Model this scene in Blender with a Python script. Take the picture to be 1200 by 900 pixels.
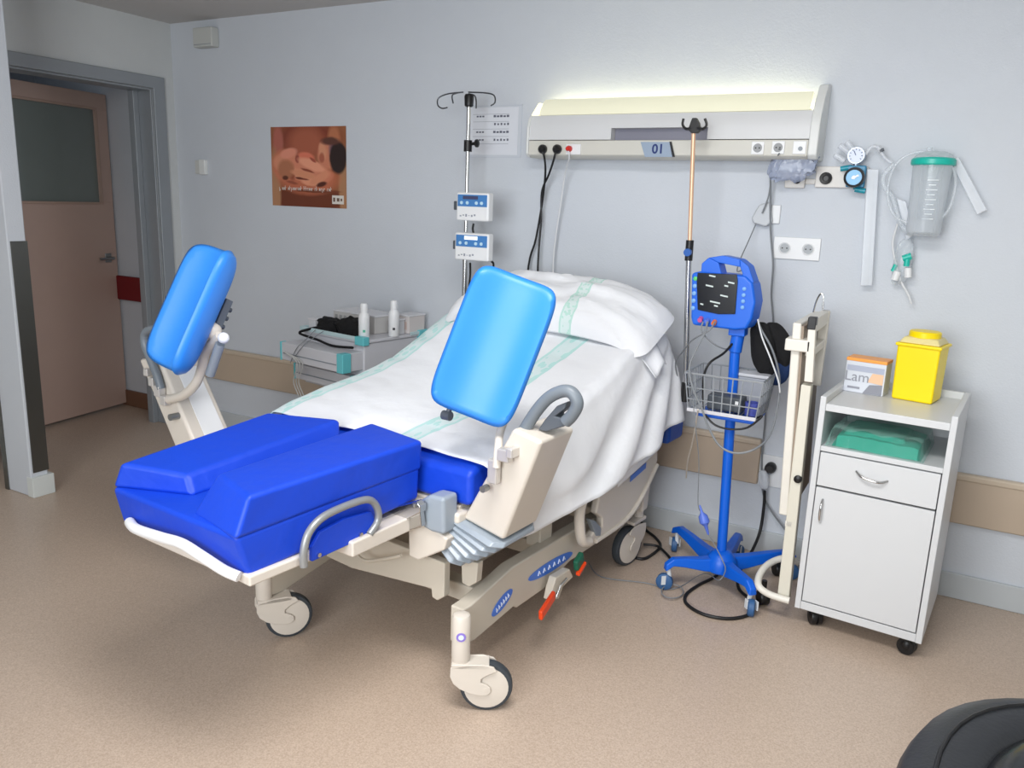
import bpy, bmesh, math, random
from mathutils import Vector, Matrix, noise
random.seed(7)
for o in list(bpy.data.objects): bpy.data.objects.remove(o)
S = bpy.context.scene; C = bpy.context.collection
V3 = Vector; PI = math.pi
R = math.radians

# ------------------------------------------------------------------ camera
F, PITCH, ROLL, YAW = 937.6, .2224, .0379, -.5014
CAM = V3((4.2975, -3.4497, 1.4717))
fwd = V3((math.sin(YAW)*math.cos(PITCH), math.cos(YAW)*math.cos(PITCH), -math.sin(PITCH)))
rt0 = V3((math.cos(YAW), -math.sin(YAW), 0)); up0 = rt0.cross(fwd)
rgt = math.cos(ROLL)*rt0 + math.sin(ROLL)*up0; upv = -math.sin(ROLL)*rt0 + math.cos(ROLL)*up0
cd = bpy.data.cameras.new('camera'); co = bpy.data.objects.new('camera', cd); C.objects.link(co)
cd.sensor_width = 36; cd.lens = F/1200*36; cd.clip_start = .05
M = Matrix((rgt, upv, -fwd)).transposed().to_4x4(); M.translation = CAM; co.matrix_world = M
S.camera = co

# ------------------------------------------------------------------ light and exposure
S.view_settings.view_transform = 'Standard'; S.view_settings.look = 'None'
S.view_settings.gamma = 1; S.view_settings.use_curve_mapping = False
S.view_settings.exposure = 0.0
w = bpy.data.worlds.new('world'); S.world = w; w.use_nodes = True
bg = w.node_tree.nodes['Background']; bg.inputs[0].default_value = (.75, .86, 1, 1); bg.inputs[1].default_value = .6
def area(name, loc, rot, sx, sy, power, col):
    l = bpy.data.lights.new(name, 'AREA'); l.shape = 'RECTANGLE'; l.size = sx; l.size_y = sy
    l.energy = power; l.color = col
    o = bpy.data.objects.new(name, l); o.location = loc; o.rotation_euler = rot; C.objects.link(o); return o
area('rear_daylight_fill', (3.65, -4.72, 1.60), (R(90), 0, 0), 1.9, 1.4, 92, (.93, .97, 1))  # unseen fill added behind the camera, standing in for flash and daylight
area('ceiling_bounce_fill', (3.7, -2.35, 2.40), (0, 0, 0), 1.2, .6, 46, (1, .985, .965))  # unseen panel added overhead, standing in for flash bounced off the ceiling

# ------------------------------------------------------------------ helpers
def ray(x, y): return fwd + rgt*((x-600)/F) - upv*((y-450)/F)
def W(x, y, X=None, Y=None, Z=None):
    d = ray(x, y)
    if X is not None: t = (X-CAM.x)/d.x
    elif Y is not None: t = (Y-CAM.y)/d.y
    else: t = (Z-CAM.z)/d.z
    return CAM + d*t
BA = R(5); BO = V3((2.70, -1.5, 0)); BU = V3((math.cos(BA), -math.sin(BA), 0)); BV = V3((math.sin(BA), math.cos(BA), 0))
def B(u, v, z): return BO + BU*u + BV*v + V3((0, 0, z))      # the bed's own frame: u across, v towards the head
def Bp(x, y, u=None, v=None):
    d = ray(x, y)
    if u is not None: t = (u-(CAM-BO).dot(BU))/d.dot(BU)
    else: t = (v-(CAM-BO).dot(BV))/d.dot(BV)
    return CAM + d*t

class MB:
    def __init__(s): s.v = []; s.f = []; s.uv = None
    def add(s, vs, fs):
        n = len(s.v); s.v += [V3(p) for p in vs]; s.f += [tuple(i+n for i in f) for f in fs]; return s
    def hexa(s, c):   # bottom 4 ccw, top 4 ccw
        return s.add(c, [(3,2,1,0),(4,5,6,7),(0,1,5,4),(1,2,6,5),(2,3,7,6),(3,0,4,7)])
    def box(s, a, b):
        x0,y0,z0 = a; x1,y1,z1 = b
        return s.hexa([(x0,y0,z0),(x1,y0,z0),(x1,y1,z0),(x0,y1,z0),(x0,y0,z1),(x1,y0,z1),(x1,y1,z1),(x0,y1,z1)])
    def obox(s, c, ax, ay, az):   # centre and three half-axis vectors
        c = V3(c); ax = V3(ax); ay = V3(ay); az = V3(az)
        return s.hexa([c-ax-ay-az, c+ax-ay-az, c+ax+ay-az, c-ax+ay-az, c-ax-ay+az, c+ax-ay+az, c+ax+ay+az, c-ax+ay+az])
    def bbox(s, u0, u1, v0, v1, z0, z1):
        return s.hexa([B(u0,v0,z0),B(u1,v0,z0),B(u1,v1,z0),B(u0,v1,z0),B(u0,v0,z1),B(u1,v0,z1),B(u1,v1,z1),B(u0,v1,z1)])
    def prism(s, pts, th):   # polygon pushed along the vector th
        th = V3(th); n = len(pts); P = [V3(p) for p in pts]
        nr = V3((0,0,0))
        for i in range(n): nr += (P[i]-P[0]).cross(P[(i+1) % n]-P[0])
        if nr.dot(th) > 0: P = P[::-1]
        return s.add(P + [p+th for p in P], [tuple(range(n)), tuple(range(2*n-1, n-1, -1))] + [(i, i+n, (i+1) % n+n, (i+1) % n) for i in range(n)])
    def cyl(s, a, b, r, r2=None, n=20):
        return s.tube([a, b], r, n, rr=[r, r if r2 is None else r2])
    def tube(s, pts, r, n=10, rr=None, closed=False):
        P = [V3(p) for p in pts]; m = len(P); vs = []; fs = []
        T = []
        for i in range(m):
            if closed: t = P[(i+1) % m]-P[i-1]
            else: t = P[min(i+1, m-1)]-P[max(i-1, 0)]
            T.append(t.normalized() if t.length > 1e-9 else V3((0,0,1)))
        a = T[0].orthogonal().normalized()
        for i in range(m):
            a = (a - T[i]*a.dot(T[i])); a = a.normalized() if a.length > 1e-6 else T[i].orthogonal().normalized()
            b = T[i].cross(a); q = r if rr is None else rr[i]
            vs += [P[i] + (a*math.cos(2*PI*k/n) + b*math.sin(2*PI*k/n))*q for k in range(n)]
        for i in range(m if closed else m-1):
            j = (i+1) % m
            fs += [(i*n+k, i*n+(k+1) % n, j*n+(k+1) % n, j*n+k) for k in range(n)]
        if not closed: fs += [tuple(range(n-1, -1, -1)), tuple((m-1)*n+k for k in range(n))]
        return s.add(vs, fs)
    def lathe(s, prof, o, ax=(0,0,1), n=28):   # prof: (radius, height)
        o = V3(o); ax = V3(ax).normalized(); a = ax.orthogonal().normalized(); b = ax.cross(a); vs = []; fs = []
        m = len(prof)
        for r, h in prof: vs += [o + ax*h + (a*math.cos(2*PI*k/n) + b*math.sin(2*PI*k/n))*r for k in range(n)]
        for i in range(m-1): fs += [(i*n+k, i*n+(k+1) % n, (i+1)*n+(k+1) % n, (i+1)*n+k) for k in range(n)]
        fs += [tuple(range(n-1, -1, -1)), tuple((m-1)*n+k for k in range(n))]
        return s.add(vs, fs)
    def grid(s, fn, nu, nv):
        vs = [fn(i/(nu-1), j/(nv-1)) for j in range(nv) for i in range(nu)]
        s.add(vs, [(j*nu+i, j*nu+i+1, (j+1)*nu+i+1, (j+1)*nu+i) for j in range(nv-1) for i in range(nu-1)])
        s.uv = [(i/(nu-1), j/(nv-1)) for j in range(nv) for i in range(nu)]; return s
    def blob(s, c, ax, ay, az, n1=24, n2=14, e=1.0, amp=0, fr=3, seed=0):   # superellipsoid
        c = V3(c); vs = []; fs = []
        pw = lambda q: math.copysign(abs(q)**e, q)
        for j in range(n2+1):
            ph = -PI/2 + PI*j/n2
            for i in range(n1):
                th = 2*PI*i/n1
                d = V3((pw(math.cos(ph))*pw(math.cos(th)), pw(math.cos(ph))*pw(math.sin(th)), pw(math.sin(ph))))
                if amp: d *= 1 + amp*noise.noise(d*fr + V3((seed, seed*.7, 0)))
                vs.append(c + V3(ax)*d.x + V3(ay)*d.y + V3(az)*d.z)
        for j in range(n2): fs += [(j*n1+i, j*n1+(i+1) % n1, (j+1)*n1+(i+1) % n1, (j+1)*n1+i) for i in range(n1)]
        return s.add(vs, fs)

def smoothpath(pts, k=6, closed=False):
    P = [V3(p) for p in pts]; n = len(P); out = []
    for i in range(n if closed else n-1):
        if closed: a, b, c, d = P[i-1], P[i], P[(i+1) % n], P[(i+2) % n]
        else: a, b, c, d = P[max(i-1,0)], P[i], P[i+1], P[min(i+2,n-1)]
        for j in range(k):
            t = j/k
            out.append(.5*((2*b) + (c-a)*t + (2*a-5*b+4*c-d)*t*t + (3*b-a-3*c+d)*t**3))
    if not closed: out.append(P[-1])
    return out

MW = {}
def empty(name, loc, label, cat, group=None, rz=0, kind=None):
    o = bpy.data.objects.new(name, None); o.empty_display_size = .05; C.objects.link(o)
    o.location = loc; o.rotation_euler = (0, 0, rz); MW[o.name] = Matrix.LocRotScale(V3(loc), Matrix.Rotation(rz, 3, 'Z'), None)
    o['label'] = label; o['category'] = cat
    if group: o['group'] = group
    return o
def obj(name, mb, mat, parent=None, label=None, cat=None, group=None, kind=None, bevel=0, seg=3, sub=0, smooth=True, solid=0, ang=40):
    me = bpy.data.meshes.new(name)
    if parent is not None: m0 = MW[parent.name]
    else:
        xs = [p.x for p in mb.v]; ys = [p.y for p in mb.v]; zs = [p.z for p in mb.v]
        m0 = Matrix.Translation(V3(((min(xs)+max(xs))/2, (min(ys)+max(ys))/2, min(zs))))
    inv = m0.inverted()
    me.from_pydata([inv @ p for p in mb.v], [], mb.f)
    bm = bmesh.new(); bm.from_mesh(me); 
    if not mb.uv: bmesh.ops.recalc_face_normals(bm, faces=bm.faces)
    bm.to_mesh(me); bm.free()
    if mb.uv and len(mb.uv) == len(me.vertices):
        l = me.uv_layers.new(name='UVMap')
        for lp in me.loops: l.data[lp.index].uv = mb.uv[lp.vertex_index]
    me.materials.append(mat)
    o = bpy.data.objects.new(name, me); C.objects.link(o)
    if parent is not None: o.parent = parent; MW[o.name] = m0
    else: o.matrix_world = m0; MW[o.name] = m0
    if smooth:
        me.polygons.foreach_set('use_smooth', [True]*len(me.polygons))
        if not sub and not bevel: me.set_sharp_from_angle(angle=R(ang))
    if solid:
        md = o.modifiers.new('solid', 'SOLIDIFY'); md.thickness = solid; md.offset = 0
    if bevel:
        md = o.modifiers.new('bevel', 'BEVEL'); md.width = bevel; md.segments = seg; md.limit_method = 'ANGLE'; md.angle_limit = R(30)
        md.harden_normals = True
    if sub:
        md = o.modifiers.new('sub', 'SUBSURF'); md.levels = sub; md.render_levels = sub
    if label: o['label'] = label
    if cat: o['category'] = cat
    if group: o['group'] = group
    if kind: o['kind'] = kind
    return o
def struct(name, mb, mat, **k): return obj(name, mb, mat, kind='structure', **k)
def text(name, s, size, mat, o, rx, uy, parent, ext=.0006, align='CENTER', bold=0):
    cu = bpy.data.curves.new('t', 'FONT'); cu.body = s; cu.size = size; cu.extrude = ext; cu.align_x = align; cu.align_y = 'CENTER'; cu.offset = bold
    t = bpy.data.objects.new('t', cu); C.objects.link(t); bpy.context.view_layer.update()
    me = bpy.data.meshes.new_from_object(t.evaluated_get(bpy.context.evaluated_depsgraph_get())); bpy.data.objects.remove(t)
    rx = V3(rx).normalized(); uy = V3(uy).normalized(); nz = rx.cross(uy)
    mb = MB(); mb.add([V3(o) + rx*v.co.x + uy*v.co.y + nz*(v.co.z) for v in me.vertices], [tuple(p.vertices) for p in me.polygons])
    bpy.data.meshes.remove(me)
    return obj(name, mb, mat, parent, smooth=False)

def lin(c):
    return tuple(((x/255)/12.92 if x/255 <= .04045 else ((x/255+.055)/1.055)**2.4) for x in c) + (1,)
MATS = {}
def mat(name, col, rough=.5, metal=0, spec=.5, bump=0, bscale=60, trans=0, alpha=1, emit=0, coat=0, vary=0, vscale=8, sheen=0):
    if name in MATS: return MATS[name]
    m = bpy.data.materials.new(name); m.use_nodes = True; nt = m.node_tree; p = nt.nodes['Principled BSDF']
    c = lin(col); p.inputs['Base Color'].default_value = c; p.inputs['Roughness'].default_value = rough; p.inputs['Metallic'].default_value = metal
    p.inputs['Specular IOR Level'].default_value = spec; p.inputs['Transmission Weight'].default_value = trans
    p.inputs['Coat Weight'].default_value = coat; p.inputs['Sheen Weight'].default_value = sheen; p.inputs['Alpha'].default_value = alpha
    if emit: p.inputs['Emission Color'].default_value = c; p.inputs['Emission Strength'].default_value = emit
    tc = nt.nodes.new('ShaderNodeTexCoord')
    if bump:
        n = nt.nodes.new('ShaderNodeTexNoise'); n.inputs['Scale'].default_value = bscale; n.inputs['Detail'].default_value = 3
        b = nt.nodes.new('ShaderNodeBump'); b.inputs['Strength'].default_value = bump; b.inputs['Distance'].default_value = .01
        nt.links.new(tc.outputs['Object'], n.inputs['Vector']); nt.links.new(n.outputs['Fac'], b.inputs['Height']); nt.links.new(b.outputs[0], p.inputs['Normal'])
    n = nt.nodes.new('ShaderNodeTexNoise'); n.inputs['Scale'].default_value = vscale; n.inputs['Detail'].default_value = 4
    mx = nt.nodes.new('ShaderNodeMix'); mx.data_type = 'RGBA'
    vv = vary or .03
    mx.inputs['A'].default_value = tuple(x*(1-vv) for x in c[:3])+(1,); mx.inputs['B'].default_value = tuple(min(1, x*(1+vv)) for x in c[:3])+(1,)
    nt.links.new(tc.outputs['Object'], n.inputs['Vector']); nt.links.new(n.outputs['Fac'], mx.inputs['Factor']); nt.links.new(mx.outputs['Result'], p.inputs['Base Color'])
    MATS[name] = m; return m
def clearmat(name, col, a=.3, rough=.1):     # thin clear plastic: mostly see-through with a gloss
    if name in MATS: return MATS[name]
    m = bpy.data.materials.new(name); m.use_nodes = True; nt = m.node_tree; nt.nodes.clear()
    out = nt.nodes.new('ShaderNodeOutputMaterial'); t = nt.nodes.new('ShaderNodeBsdfTransparent'); p = nt.nodes.new('ShaderNodeBsdfPrincipled')
    p.inputs['Base Color'].default_value = lin(col); p.inputs['Roughness'].default_value = rough
    t.inputs[0].default_value = (.97, .98, .985, 1)
    lw = nt.nodes.new('ShaderNodeLayerWeight'); lw.inputs[0].default_value = .35
    mr = nt.nodes.new('ShaderNodeMapRange'); mr.inputs['To Min'].default_value = a; mr.inputs['To Max'].default_value = min(1, a+.55)
    mx = nt.nodes.new('ShaderNodeMixShader')
    nt.links.new(lw.outputs['Facing'], mr.inputs['Value']); nt.links.new(mr.outputs[0], mx.inputs[0]); nt.links.new(t.outputs[0], mx.inputs[1]); nt.links.new(p.outputs[0], mx.inputs[2]); nt.links.new(mx.outputs[0], out.inputs[0])
    MATS[name] = m; return m

# ---- setting materials
wallm = mat('wall_paint', (205, 210, 217), .6, bump=.12, bscale=140, vary=.02)
wallw = mat('side_wall_paint', (202, 205, 205), .6, bump=.1, bscale=140)
ceilm = mat('ceiling_paint', (196, 194, 192), .8)
basem = mat('baseboard_grey', (190, 195, 198), .45)
beige = mat('beige_rail', (188, 170, 150), .45)
beigel = mat('beige_rail_lip', (196, 180, 160), .4)
darkred = mat('dark_red_rail', (118, 14, 24), .5)
browns = mat('brown_skirting', (120, 86, 66), .5)
steel = mat('brushed_steel', (150, 152, 152), .35, metal=.85)
jamb = mat('grey_metal_frame', (150, 155, 160), .4, metal=.3)
pink = mat('door_laminate', (188, 162, 150), .4)
pinktrim = mat('door_trim', (176, 150, 136), .45)
glassd = mat('door_glass', (118, 126, 123), .12, spec=.6)

def floor_mat():
    m = bpy.data.materials.new('speckled_vinyl'); m.use_nodes = True; nt = m.node_tree; p = nt.nodes['Principled BSDF']
    tc = nt.nodes.new('ShaderNodeTexCoord')
    n1 = nt.nodes.new('ShaderNodeTexNoise'); n1.inputs['Scale'].default_value = 210; n1.inputs['Detail'].default_value = 4; n1.inputs['Roughness'].default_value = .7
    vo = nt.nodes.new('ShaderNodeTexVoronoi'); vo.inputs['Scale'].default_value = 150
    n2 = nt.nodes.new('ShaderNodeTexNoise'); n2.inputs['Scale'].default_value = 1.6
    r1 = nt.nodes.new('ShaderNodeValToRGB'); e = r1.color_ramp.elements
    e[0].position = .36; e[0].color = lin((166, 146, 129)); e[1].position = .66; e[1].color = lin((208, 190, 173))
    r2 = nt.nodes.new('ShaderNodeValToRGB'); e = r2.color_ramp.elements
    e[0].position = .0; e[0].color = lin((220, 203, 188)); e[1].position = .35; e[1].color = lin((184, 164, 147))
    mx = nt.nodes.new('ShaderNodeMix'); mx.data_type = 'RGBA'; mx.inputs['Factor'].default_value = .35
    for n in (n1, vo, n2): nt.links.new(tc.outputs['Object'], n.inputs['Vector'])
    nt.links.new(n1.outputs['Fac'], r1.inputs[0]); nt.links.new(vo.outputs['Distance'], r2.inputs[0])
    nt.links.new(r1.outputs[0], mx.inputs['A']); nt.links.new(r2.outputs[0], mx.inputs['B']); nt.links.new(mx.outputs['Result'], p.inputs['Base Color'])
    mr = nt.nodes.new('ShaderNodeMapRange'); mr.inputs['To Min'].default_value = .26; mr.inputs['To Max'].default_value = .4
    nt.links.new(n2.outputs['Fac'], mr.inputs[0]); nt.links.new(mr.outputs[0], p.inputs['Roughness'])
    return m

# ------------------------------------------------------------------ the room
H = 2.434; RX = 5.6; FY = -4.75
struct('floor', MB().box((-1.6, FY-.1, -.05), (RX+.1, .2, 0)), floor_mat())
struct('ceiling', MB().box((-1.6, FY-.1, H), (RX+.1, .2, H+.05)), ceilm)
struct('wall_back', MB().box((-1.6, 0, 0), (RX+.1, .12, H)), wallm)
struct('wall_right', MB().box((RX, FY, 0), (RX+.1, 0, H)), wallw)
m = MB().box((-1.6, FY-.1, 0), (2.7, FY, H)).box((4.7, FY-.1, 0), (RX, FY, H)).box((2.7, FY-.1, 0), (4.7, FY, .85)).box((2.7, FY-.1, 2.25), (4.7, FY, H))
struct('wall_front', m, wallw)
m = MB()
for x in (2.7, 3.67, 4.64): m.box((x, FY-.08, .85), (x+.06, FY-.03, 2.25))
m.box((2.76, FY-.08, .85), (4.64, FY-.03, .91)).box((2.76, FY-.08, 2.19), (4.64, FY-.03, 2.25))
struct('added_window_1', m, mat('window_frame', (220, 222, 224), .4), bevel=.004)  # unseen window, added as the opening for the rear area light
# left wall with the doorway
m = MB().box((-.14, -.153, 0), (0, 0, H)).box((-.14, -1.25, 2.05), (0, -.153, H)).box((-.14, FY, 0), (0, -1.25, H))
struct('wall_left', m, wallw)
m = MB().prism([(0, -.076, 0), (0, -.076, 2.119), (0, -1.33, 2.119), (0, -1.33, 2.05), (0, -.153, 2.05), (0, -.153, 0)], (.018, 0, 0))
struct('trim_1', m, jamb, bevel=.004)
m = MB().box((-.16, -.165, 0), (.0, -.153, 2.05)).box((-.16, -1.25, 2.038), (0, -.165, 2.05)).box((-.16, -.20, 0), (-.11, -.165, 2.038))
struct('trim_2', m, jamb, bevel=.003)
# vestibule beyond the doorway
struct('wall_corridor', MB().box((-1.5, -1.3, 0), (-1.4, 0, H)).box((-1.5, -2.2, 0), (-.14, -2.1, H)), wallm)
struct('trim_3', MB().box((-.72, -.03, .74), (-.14, -.001, .90)), darkred, bevel=.008)
struct('baseboard_corridor', MB().box((-.72, -.02, 0), (-.14, -.001, .11)), browns, bevel=.004)
# pink door standing at the far side of the vestibule
dA, dB = V3((-.50, -.92, 0)), V3((-.655, -.015, 0)); dd = (dB-dA).normalized(); dn = V3((dd.y, -dd.x, 0)); dl = (dB-dA).length
def D(s, z, n=0): return dA + dd*s + V3((0, 0, z)) + dn*n
def dbox(mb, s0, s1, z0, z1, n0, n1): return mb.hexa([D(s0,z0,n1),D(s1,z0,n1),D(s1,z0,n0),D(s0,z0,n0),D(s0,z1,n1),D(s1,z1,n1),D(s1,z1,n0),D(s0,z1,n0)])
g0, g1 = .10, dl-.095
door = struct('door_1', dbox(dbox(dbox(dbox(MB(), 0, dl, .02, 1.375, -.02, .02), 0, dl, 1.95, 2.05, -.02, .02), 0, g0, 1.375, 1.95, -.02, .02), g1, dl, 1.375, 1.95, -.02, .02), pink, bevel=.002)
obj('door_glass', dbox(MB(), g0-.005, g1+.005, 1.37, 1.955, -.004, .004), glassd, door, smooth=False)
m = MB()
for a in ((g0-.012, g1+.012, 1.363, 1.378), (g0-.012, g1+.012, 1.947, 1.962), (g0-.012, g0+.004, 1.37, 1.955), (g1-.004, g1+.012, 1.37, 1.955)): dbox(m, *a, .018, .028)
obj('glazing_bead', m, pinktrim, door, bevel=.002)
hp = D(dl-.075, 1.02, .02)
m = MB().cyl(hp, hp+dn*.05, .009).tube(smoothpath([hp+dn*.05, hp+dn*.055-dd*.03, hp+dn*.05-dd*.11]), .009)
h = obj('door_handle', m, steel, door)
m = MB(); dbox(m, dl-.10, dl-.05, .99, 1.05, .02, .026); obj('handle_plate', m, steel, door, bevel=.003)
# column between doorway and camera
px0, px1, py0, py1 = .345, .545, -1.37, -1.285
struct('wall_partition', MB().box((px0, py0, 0), (px1, py1, H)), wallm, bevel=.006)
struct('trim_4', MB().box((px1, py0+.012, .12), (px1+.004, py1+.004, 1.22)).box((px0+.16, py1, .12), (px1, py1+.004, 1.22)), mat('dark_steel_guard', (108, 108, 104), .35, metal=.8), bevel=.001)
struct('trim_5', MB().box((px0-.02, py0-.006, 0.0), (px0+.01, py1, 1.25)), mat('dark_steel_guard', (108, 108, 104)), bevel=.001)
struct('baseboard_partition', MB().box((px1-.03, py0-.004, 0), (px1+.018, py1+.018, .10)), mat('white_skirting', (215, 220, 218), .4), bevel=.003)
# skirting and the bumper rail on the long wall
struct('baseboard_back', MB().box((0, -.014, 0), (RX, 0, .105)), basem, bevel=.004)
struct('baseboard_left', MB().box((0, -.076, 0), (.014, -.014, .105)), basem, bevel=.003)
for nm, x0, x1 in (('trim_6', .12, 3.655), ('trim_7', 3.90, RX)):
    t = struct(nm, MB().box((x0, -.028, .315), (x1, 0, .497)), beige, bevel=.008)
    obj('rail_lip', MB().box((x0, -.034, .490), (x1, 0, .519)), beigel, t, bevel=.009)

# ------------------------------------------------------------------ object materials
cream = mat('cream_plastic', (214, 206, 195), .38, vary=.02)
creamd = mat('cream_metal', (200, 192, 178), .42, vary=.03)
white = mat('white_plastic', (232, 233, 234), .35)
whitel = mat('white_laminate', (210, 212, 214), .38, vary=.01)
gplast = mat('grey_plastic', (134, 142, 150), .42)
gdark = mat('dark_grey_plastic', (84, 90, 98), .45)
gbell = mat('grey_rubber_bellows', (150, 160, 170), .3)
tyre = mat('dark_grey_tyre', (58, 64, 70), .6)
chrome = mat('chrome', (205, 205, 205), .18, metal=1)
black = mat('black_plastic', (16, 16, 18), .4)
blackcloth = mat('black_cloth', (10, 10, 13), .9, bump=.3, bscale=50)
vinyl = mat('royal_blue_vinyl', (6, 64, 198), .52, bump=.5, bscale=11, vary=.05, vscale=4)
padm = mat('light_blue_pad', (48, 134, 226), .40)
padm_back = mat('pad_back_blue', (40, 110, 200), .4)
blueS = mat('stand_blue', (0, 96, 214), .38)
monb = mat('monitor_blue', (10, 98, 214), .4)
aqua = mat('aqua_plastic', (104, 196, 204), .4)
teal = mat('teal_plastic', (24, 186, 168), .35)
orange = mat('orange_plastic', (240, 74, 24), .4)
green = mat('green_plastic', (20, 96, 72), .45)
sticker = mat('blue_sticker', (64, 118, 214), .4)
lilac = mat('lilac_sticker', (140, 120, 205), .4)
stwhite = mat('sticker_white', (215, 225, 245), .5)
cable_b = mat('black_cable', (18, 18, 20), .5)
cable_w = mat('white_cable', (222, 224, 226), .5)
cable_g = mat('grey_cable', (128, 132, 136), .5)
clear = clearmat('clear_plastic', (235, 240, 245), .22)
clearm = clearmat('milky_plastic', (236, 240, 246), .42, .25)
bag = clearmat('clear_bag', (190, 200, 225), .38, .1)
redp = mat('red_plastic', (215, 40, 30), .4)

def sheet_mat(name, stripes, col=(48, 196, 176), axis='X'):
    m = bpy.data.materials.new(name); m.use_nodes = True; nt = m.node_tree; p = nt.nodes['Principled BSDF']
    p.inputs['Roughness'].default_value = .85; p.inputs['Sheen Weight'].default_value = .2
    uv = nt.nodes.new('ShaderNodeUVMap'); sp = nt.nodes.new('ShaderNodeSeparateXYZ'); nt.links.new(uv.outputs[0], sp.inputs[0])
    X = sp.outputs[axis]; prev = None
    def mth(op, a, b):
        n = nt.nodes.new('ShaderNodeMath'); n.operation = op
        for i, q in enumerate((a, b)):
            if isinstance(q, (int, float)): n.inputs[i].default_value = q
            else: nt.links.new(q, n.inputs[i])
        return n.outputs[0]
    vo = nt.nodes.new('ShaderNodeTexVoronoi'); vo.feature = 'F1'; mp = nt.nodes.new('ShaderNodeMapping'); mp.inputs['Scale'].default_value = (60, 28, 1)
    nt.links.new(uv.outputs[0], mp.inputs[0]); nt.links.new(mp.outputs[0], vo.inputs['Vector']); vo.inputs['Scale'].default_value = 1
    for c0, hw in stripes:
        d = mth('ABSOLUTE', mth('SUBTRACT', X, c0), 0)
        a = mth('LESS_THAN', d, hw)
        edge = mth('GREATER_THAN', d, hw*.72)
        pat = mth('LESS_THAN', vo.outputs['Distance'], .42)
        body = mth('MULTIPLY', mth('MAXIMUM', mth('MULTIPLY', pat, .45), mth('MAXIMUM', mth('MULTIPLY', edge, .42), .2)), a)
        prev = body if prev is None else mth('MAXIMUM', prev, body)
    mx = nt.nodes.new('ShaderNodeMix'); mx.data_type = 'RGBA'; mx.inputs['A'].default_value = lin((236, 238, 242)); mx.inputs['B'].default_value = lin(col)
    nt.links.new(prev, mx.inputs['Factor']); nt.links.new(mx.outputs['Result'], p.inputs['Base Color'])
    n = nt.nodes.new('ShaderNodeTexNoise'); n.inputs['Scale'].default_value = 5; n.inputs['Detail'].default_value = 4
    tc = nt.nodes.new('ShaderNodeTexCoord'); nt.links.new(tc.outputs['Object'], n.inputs['Vector'])
    b = nt.nodes.new('ShaderNodeBump'); b.inputs['Strength'].default_value = .35; b.inputs['Distance'].default_value = .03
    nt.links.new(n.outputs['Fac'], b.inputs['Height']); nt.links.new(b.outputs[0], p.inputs['Normal'])
    return m

# ------------------------------------------------------------------ birthing bed
bed = empty('birthing_bed', BO, 'cream hospital birthing bed with royal blue mattress and two leg supports', 'hospital bed', rz=-BA)
PROF = [(-.03, .700), (.1, .735), (.26, .76), (.44, .782), (.64, .823), (.80, .883), (.88, .922), (1.0, .972), (1.12, 1.005), (1.2, 1.0), (1.3, .975)]
def topz(v):
    if v <= PROF[0][0]: return PROF[0][1]
    for (a, za), (b, zb) in zip(PROF, PROF[1:]):
        if v <= b: return za + (zb-za)*(v-a)/(b-a)
    return PROF[-1][1]
# foot section mattress and its two side bolsters
m = MB().hexa([B(-.25,-.685,.575), B(.258,-.665,.562), B(.268,-.05,.585), B(-.26,-.05,.585), B(-.285,-.69,.675), B(.258,-.70,.678), B(.272,-.05,.69), B(-.27,-.05,.69)])
obj('foot_mattress', m, vinyl, bed, bevel=.014, seg=4)
m = MB().hexa([B(.045,-.67,.672), B(.262,-.705,.672), B(.274,-.045,.68), B(.01,-.045,.68), B(.062,-.60,.768), B(.258,-.66,.770), B(.290,-.06,.778), B(.045,-.02,.780)])
obj('bolster', m, vinyl, bed, bevel=.013, seg=4)
m = MB().hexa([B(-.285,-.69,.672), B(-.05,-.60,.676), B(-.06,-.05,.68), B(-.31,-.10,.68), B(-.245,-.685,.750), B(-.085,-.59,.728), B(-.095,-.02,.765), B(-.285,-.16,.782)])
obj('bolster', m, vinyl, bed, bevel=.013, seg=4)
# main mattress (follows the raised back)
vs = [-.02, .1, .26, .44, .64, .8, .88, 1.0, 1.18]
m = MB(); ring = []
for v in vs:
    t = topz(v); m.v += [B(-.45, v, t-.115), B(.44, v, t-.115), B(.44, v, t-.003), B(-.45, v, t-.003)]
for i in range(len(vs)-1):
    a = 4*i; m.f += [(a, a+1, a+5, a+4), (a+1, a+2, a+6, a+5), (a+2, a+3, a+7, a+6), (a+3, a, a+4, a+7)]
m.f += [(3, 2, 1, 0), (len(m.v)-4, len(m.v)-3, len(m.v)-2, len(m.v)-1)]
obj('mattress', m, vinyl, bed, bevel=.02, seg=3)
# deck under the mattress
m = MB()
for i in range(len(vs)-1):
    a, b = vs[i], vs[i+1]; za, zb = topz(a)-.118, topz(b)-.118
    m.hexa([B(-.40,a,za-.03), B(.40,a,za-.03), B(.40,b,zb-.03), B(-.40,b,zb-.03), B(-.40,a,za), B(.40,a,za), B(.40,b,zb), B(-.40,b,zb)])
obj('deck', m, creamd, bed, bevel=.003)
m = MB().bbox(-.42, .42, -.05, .03, .54, .575)
obj('deck_lip', m, cream, bed, bevel=.01)
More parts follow.
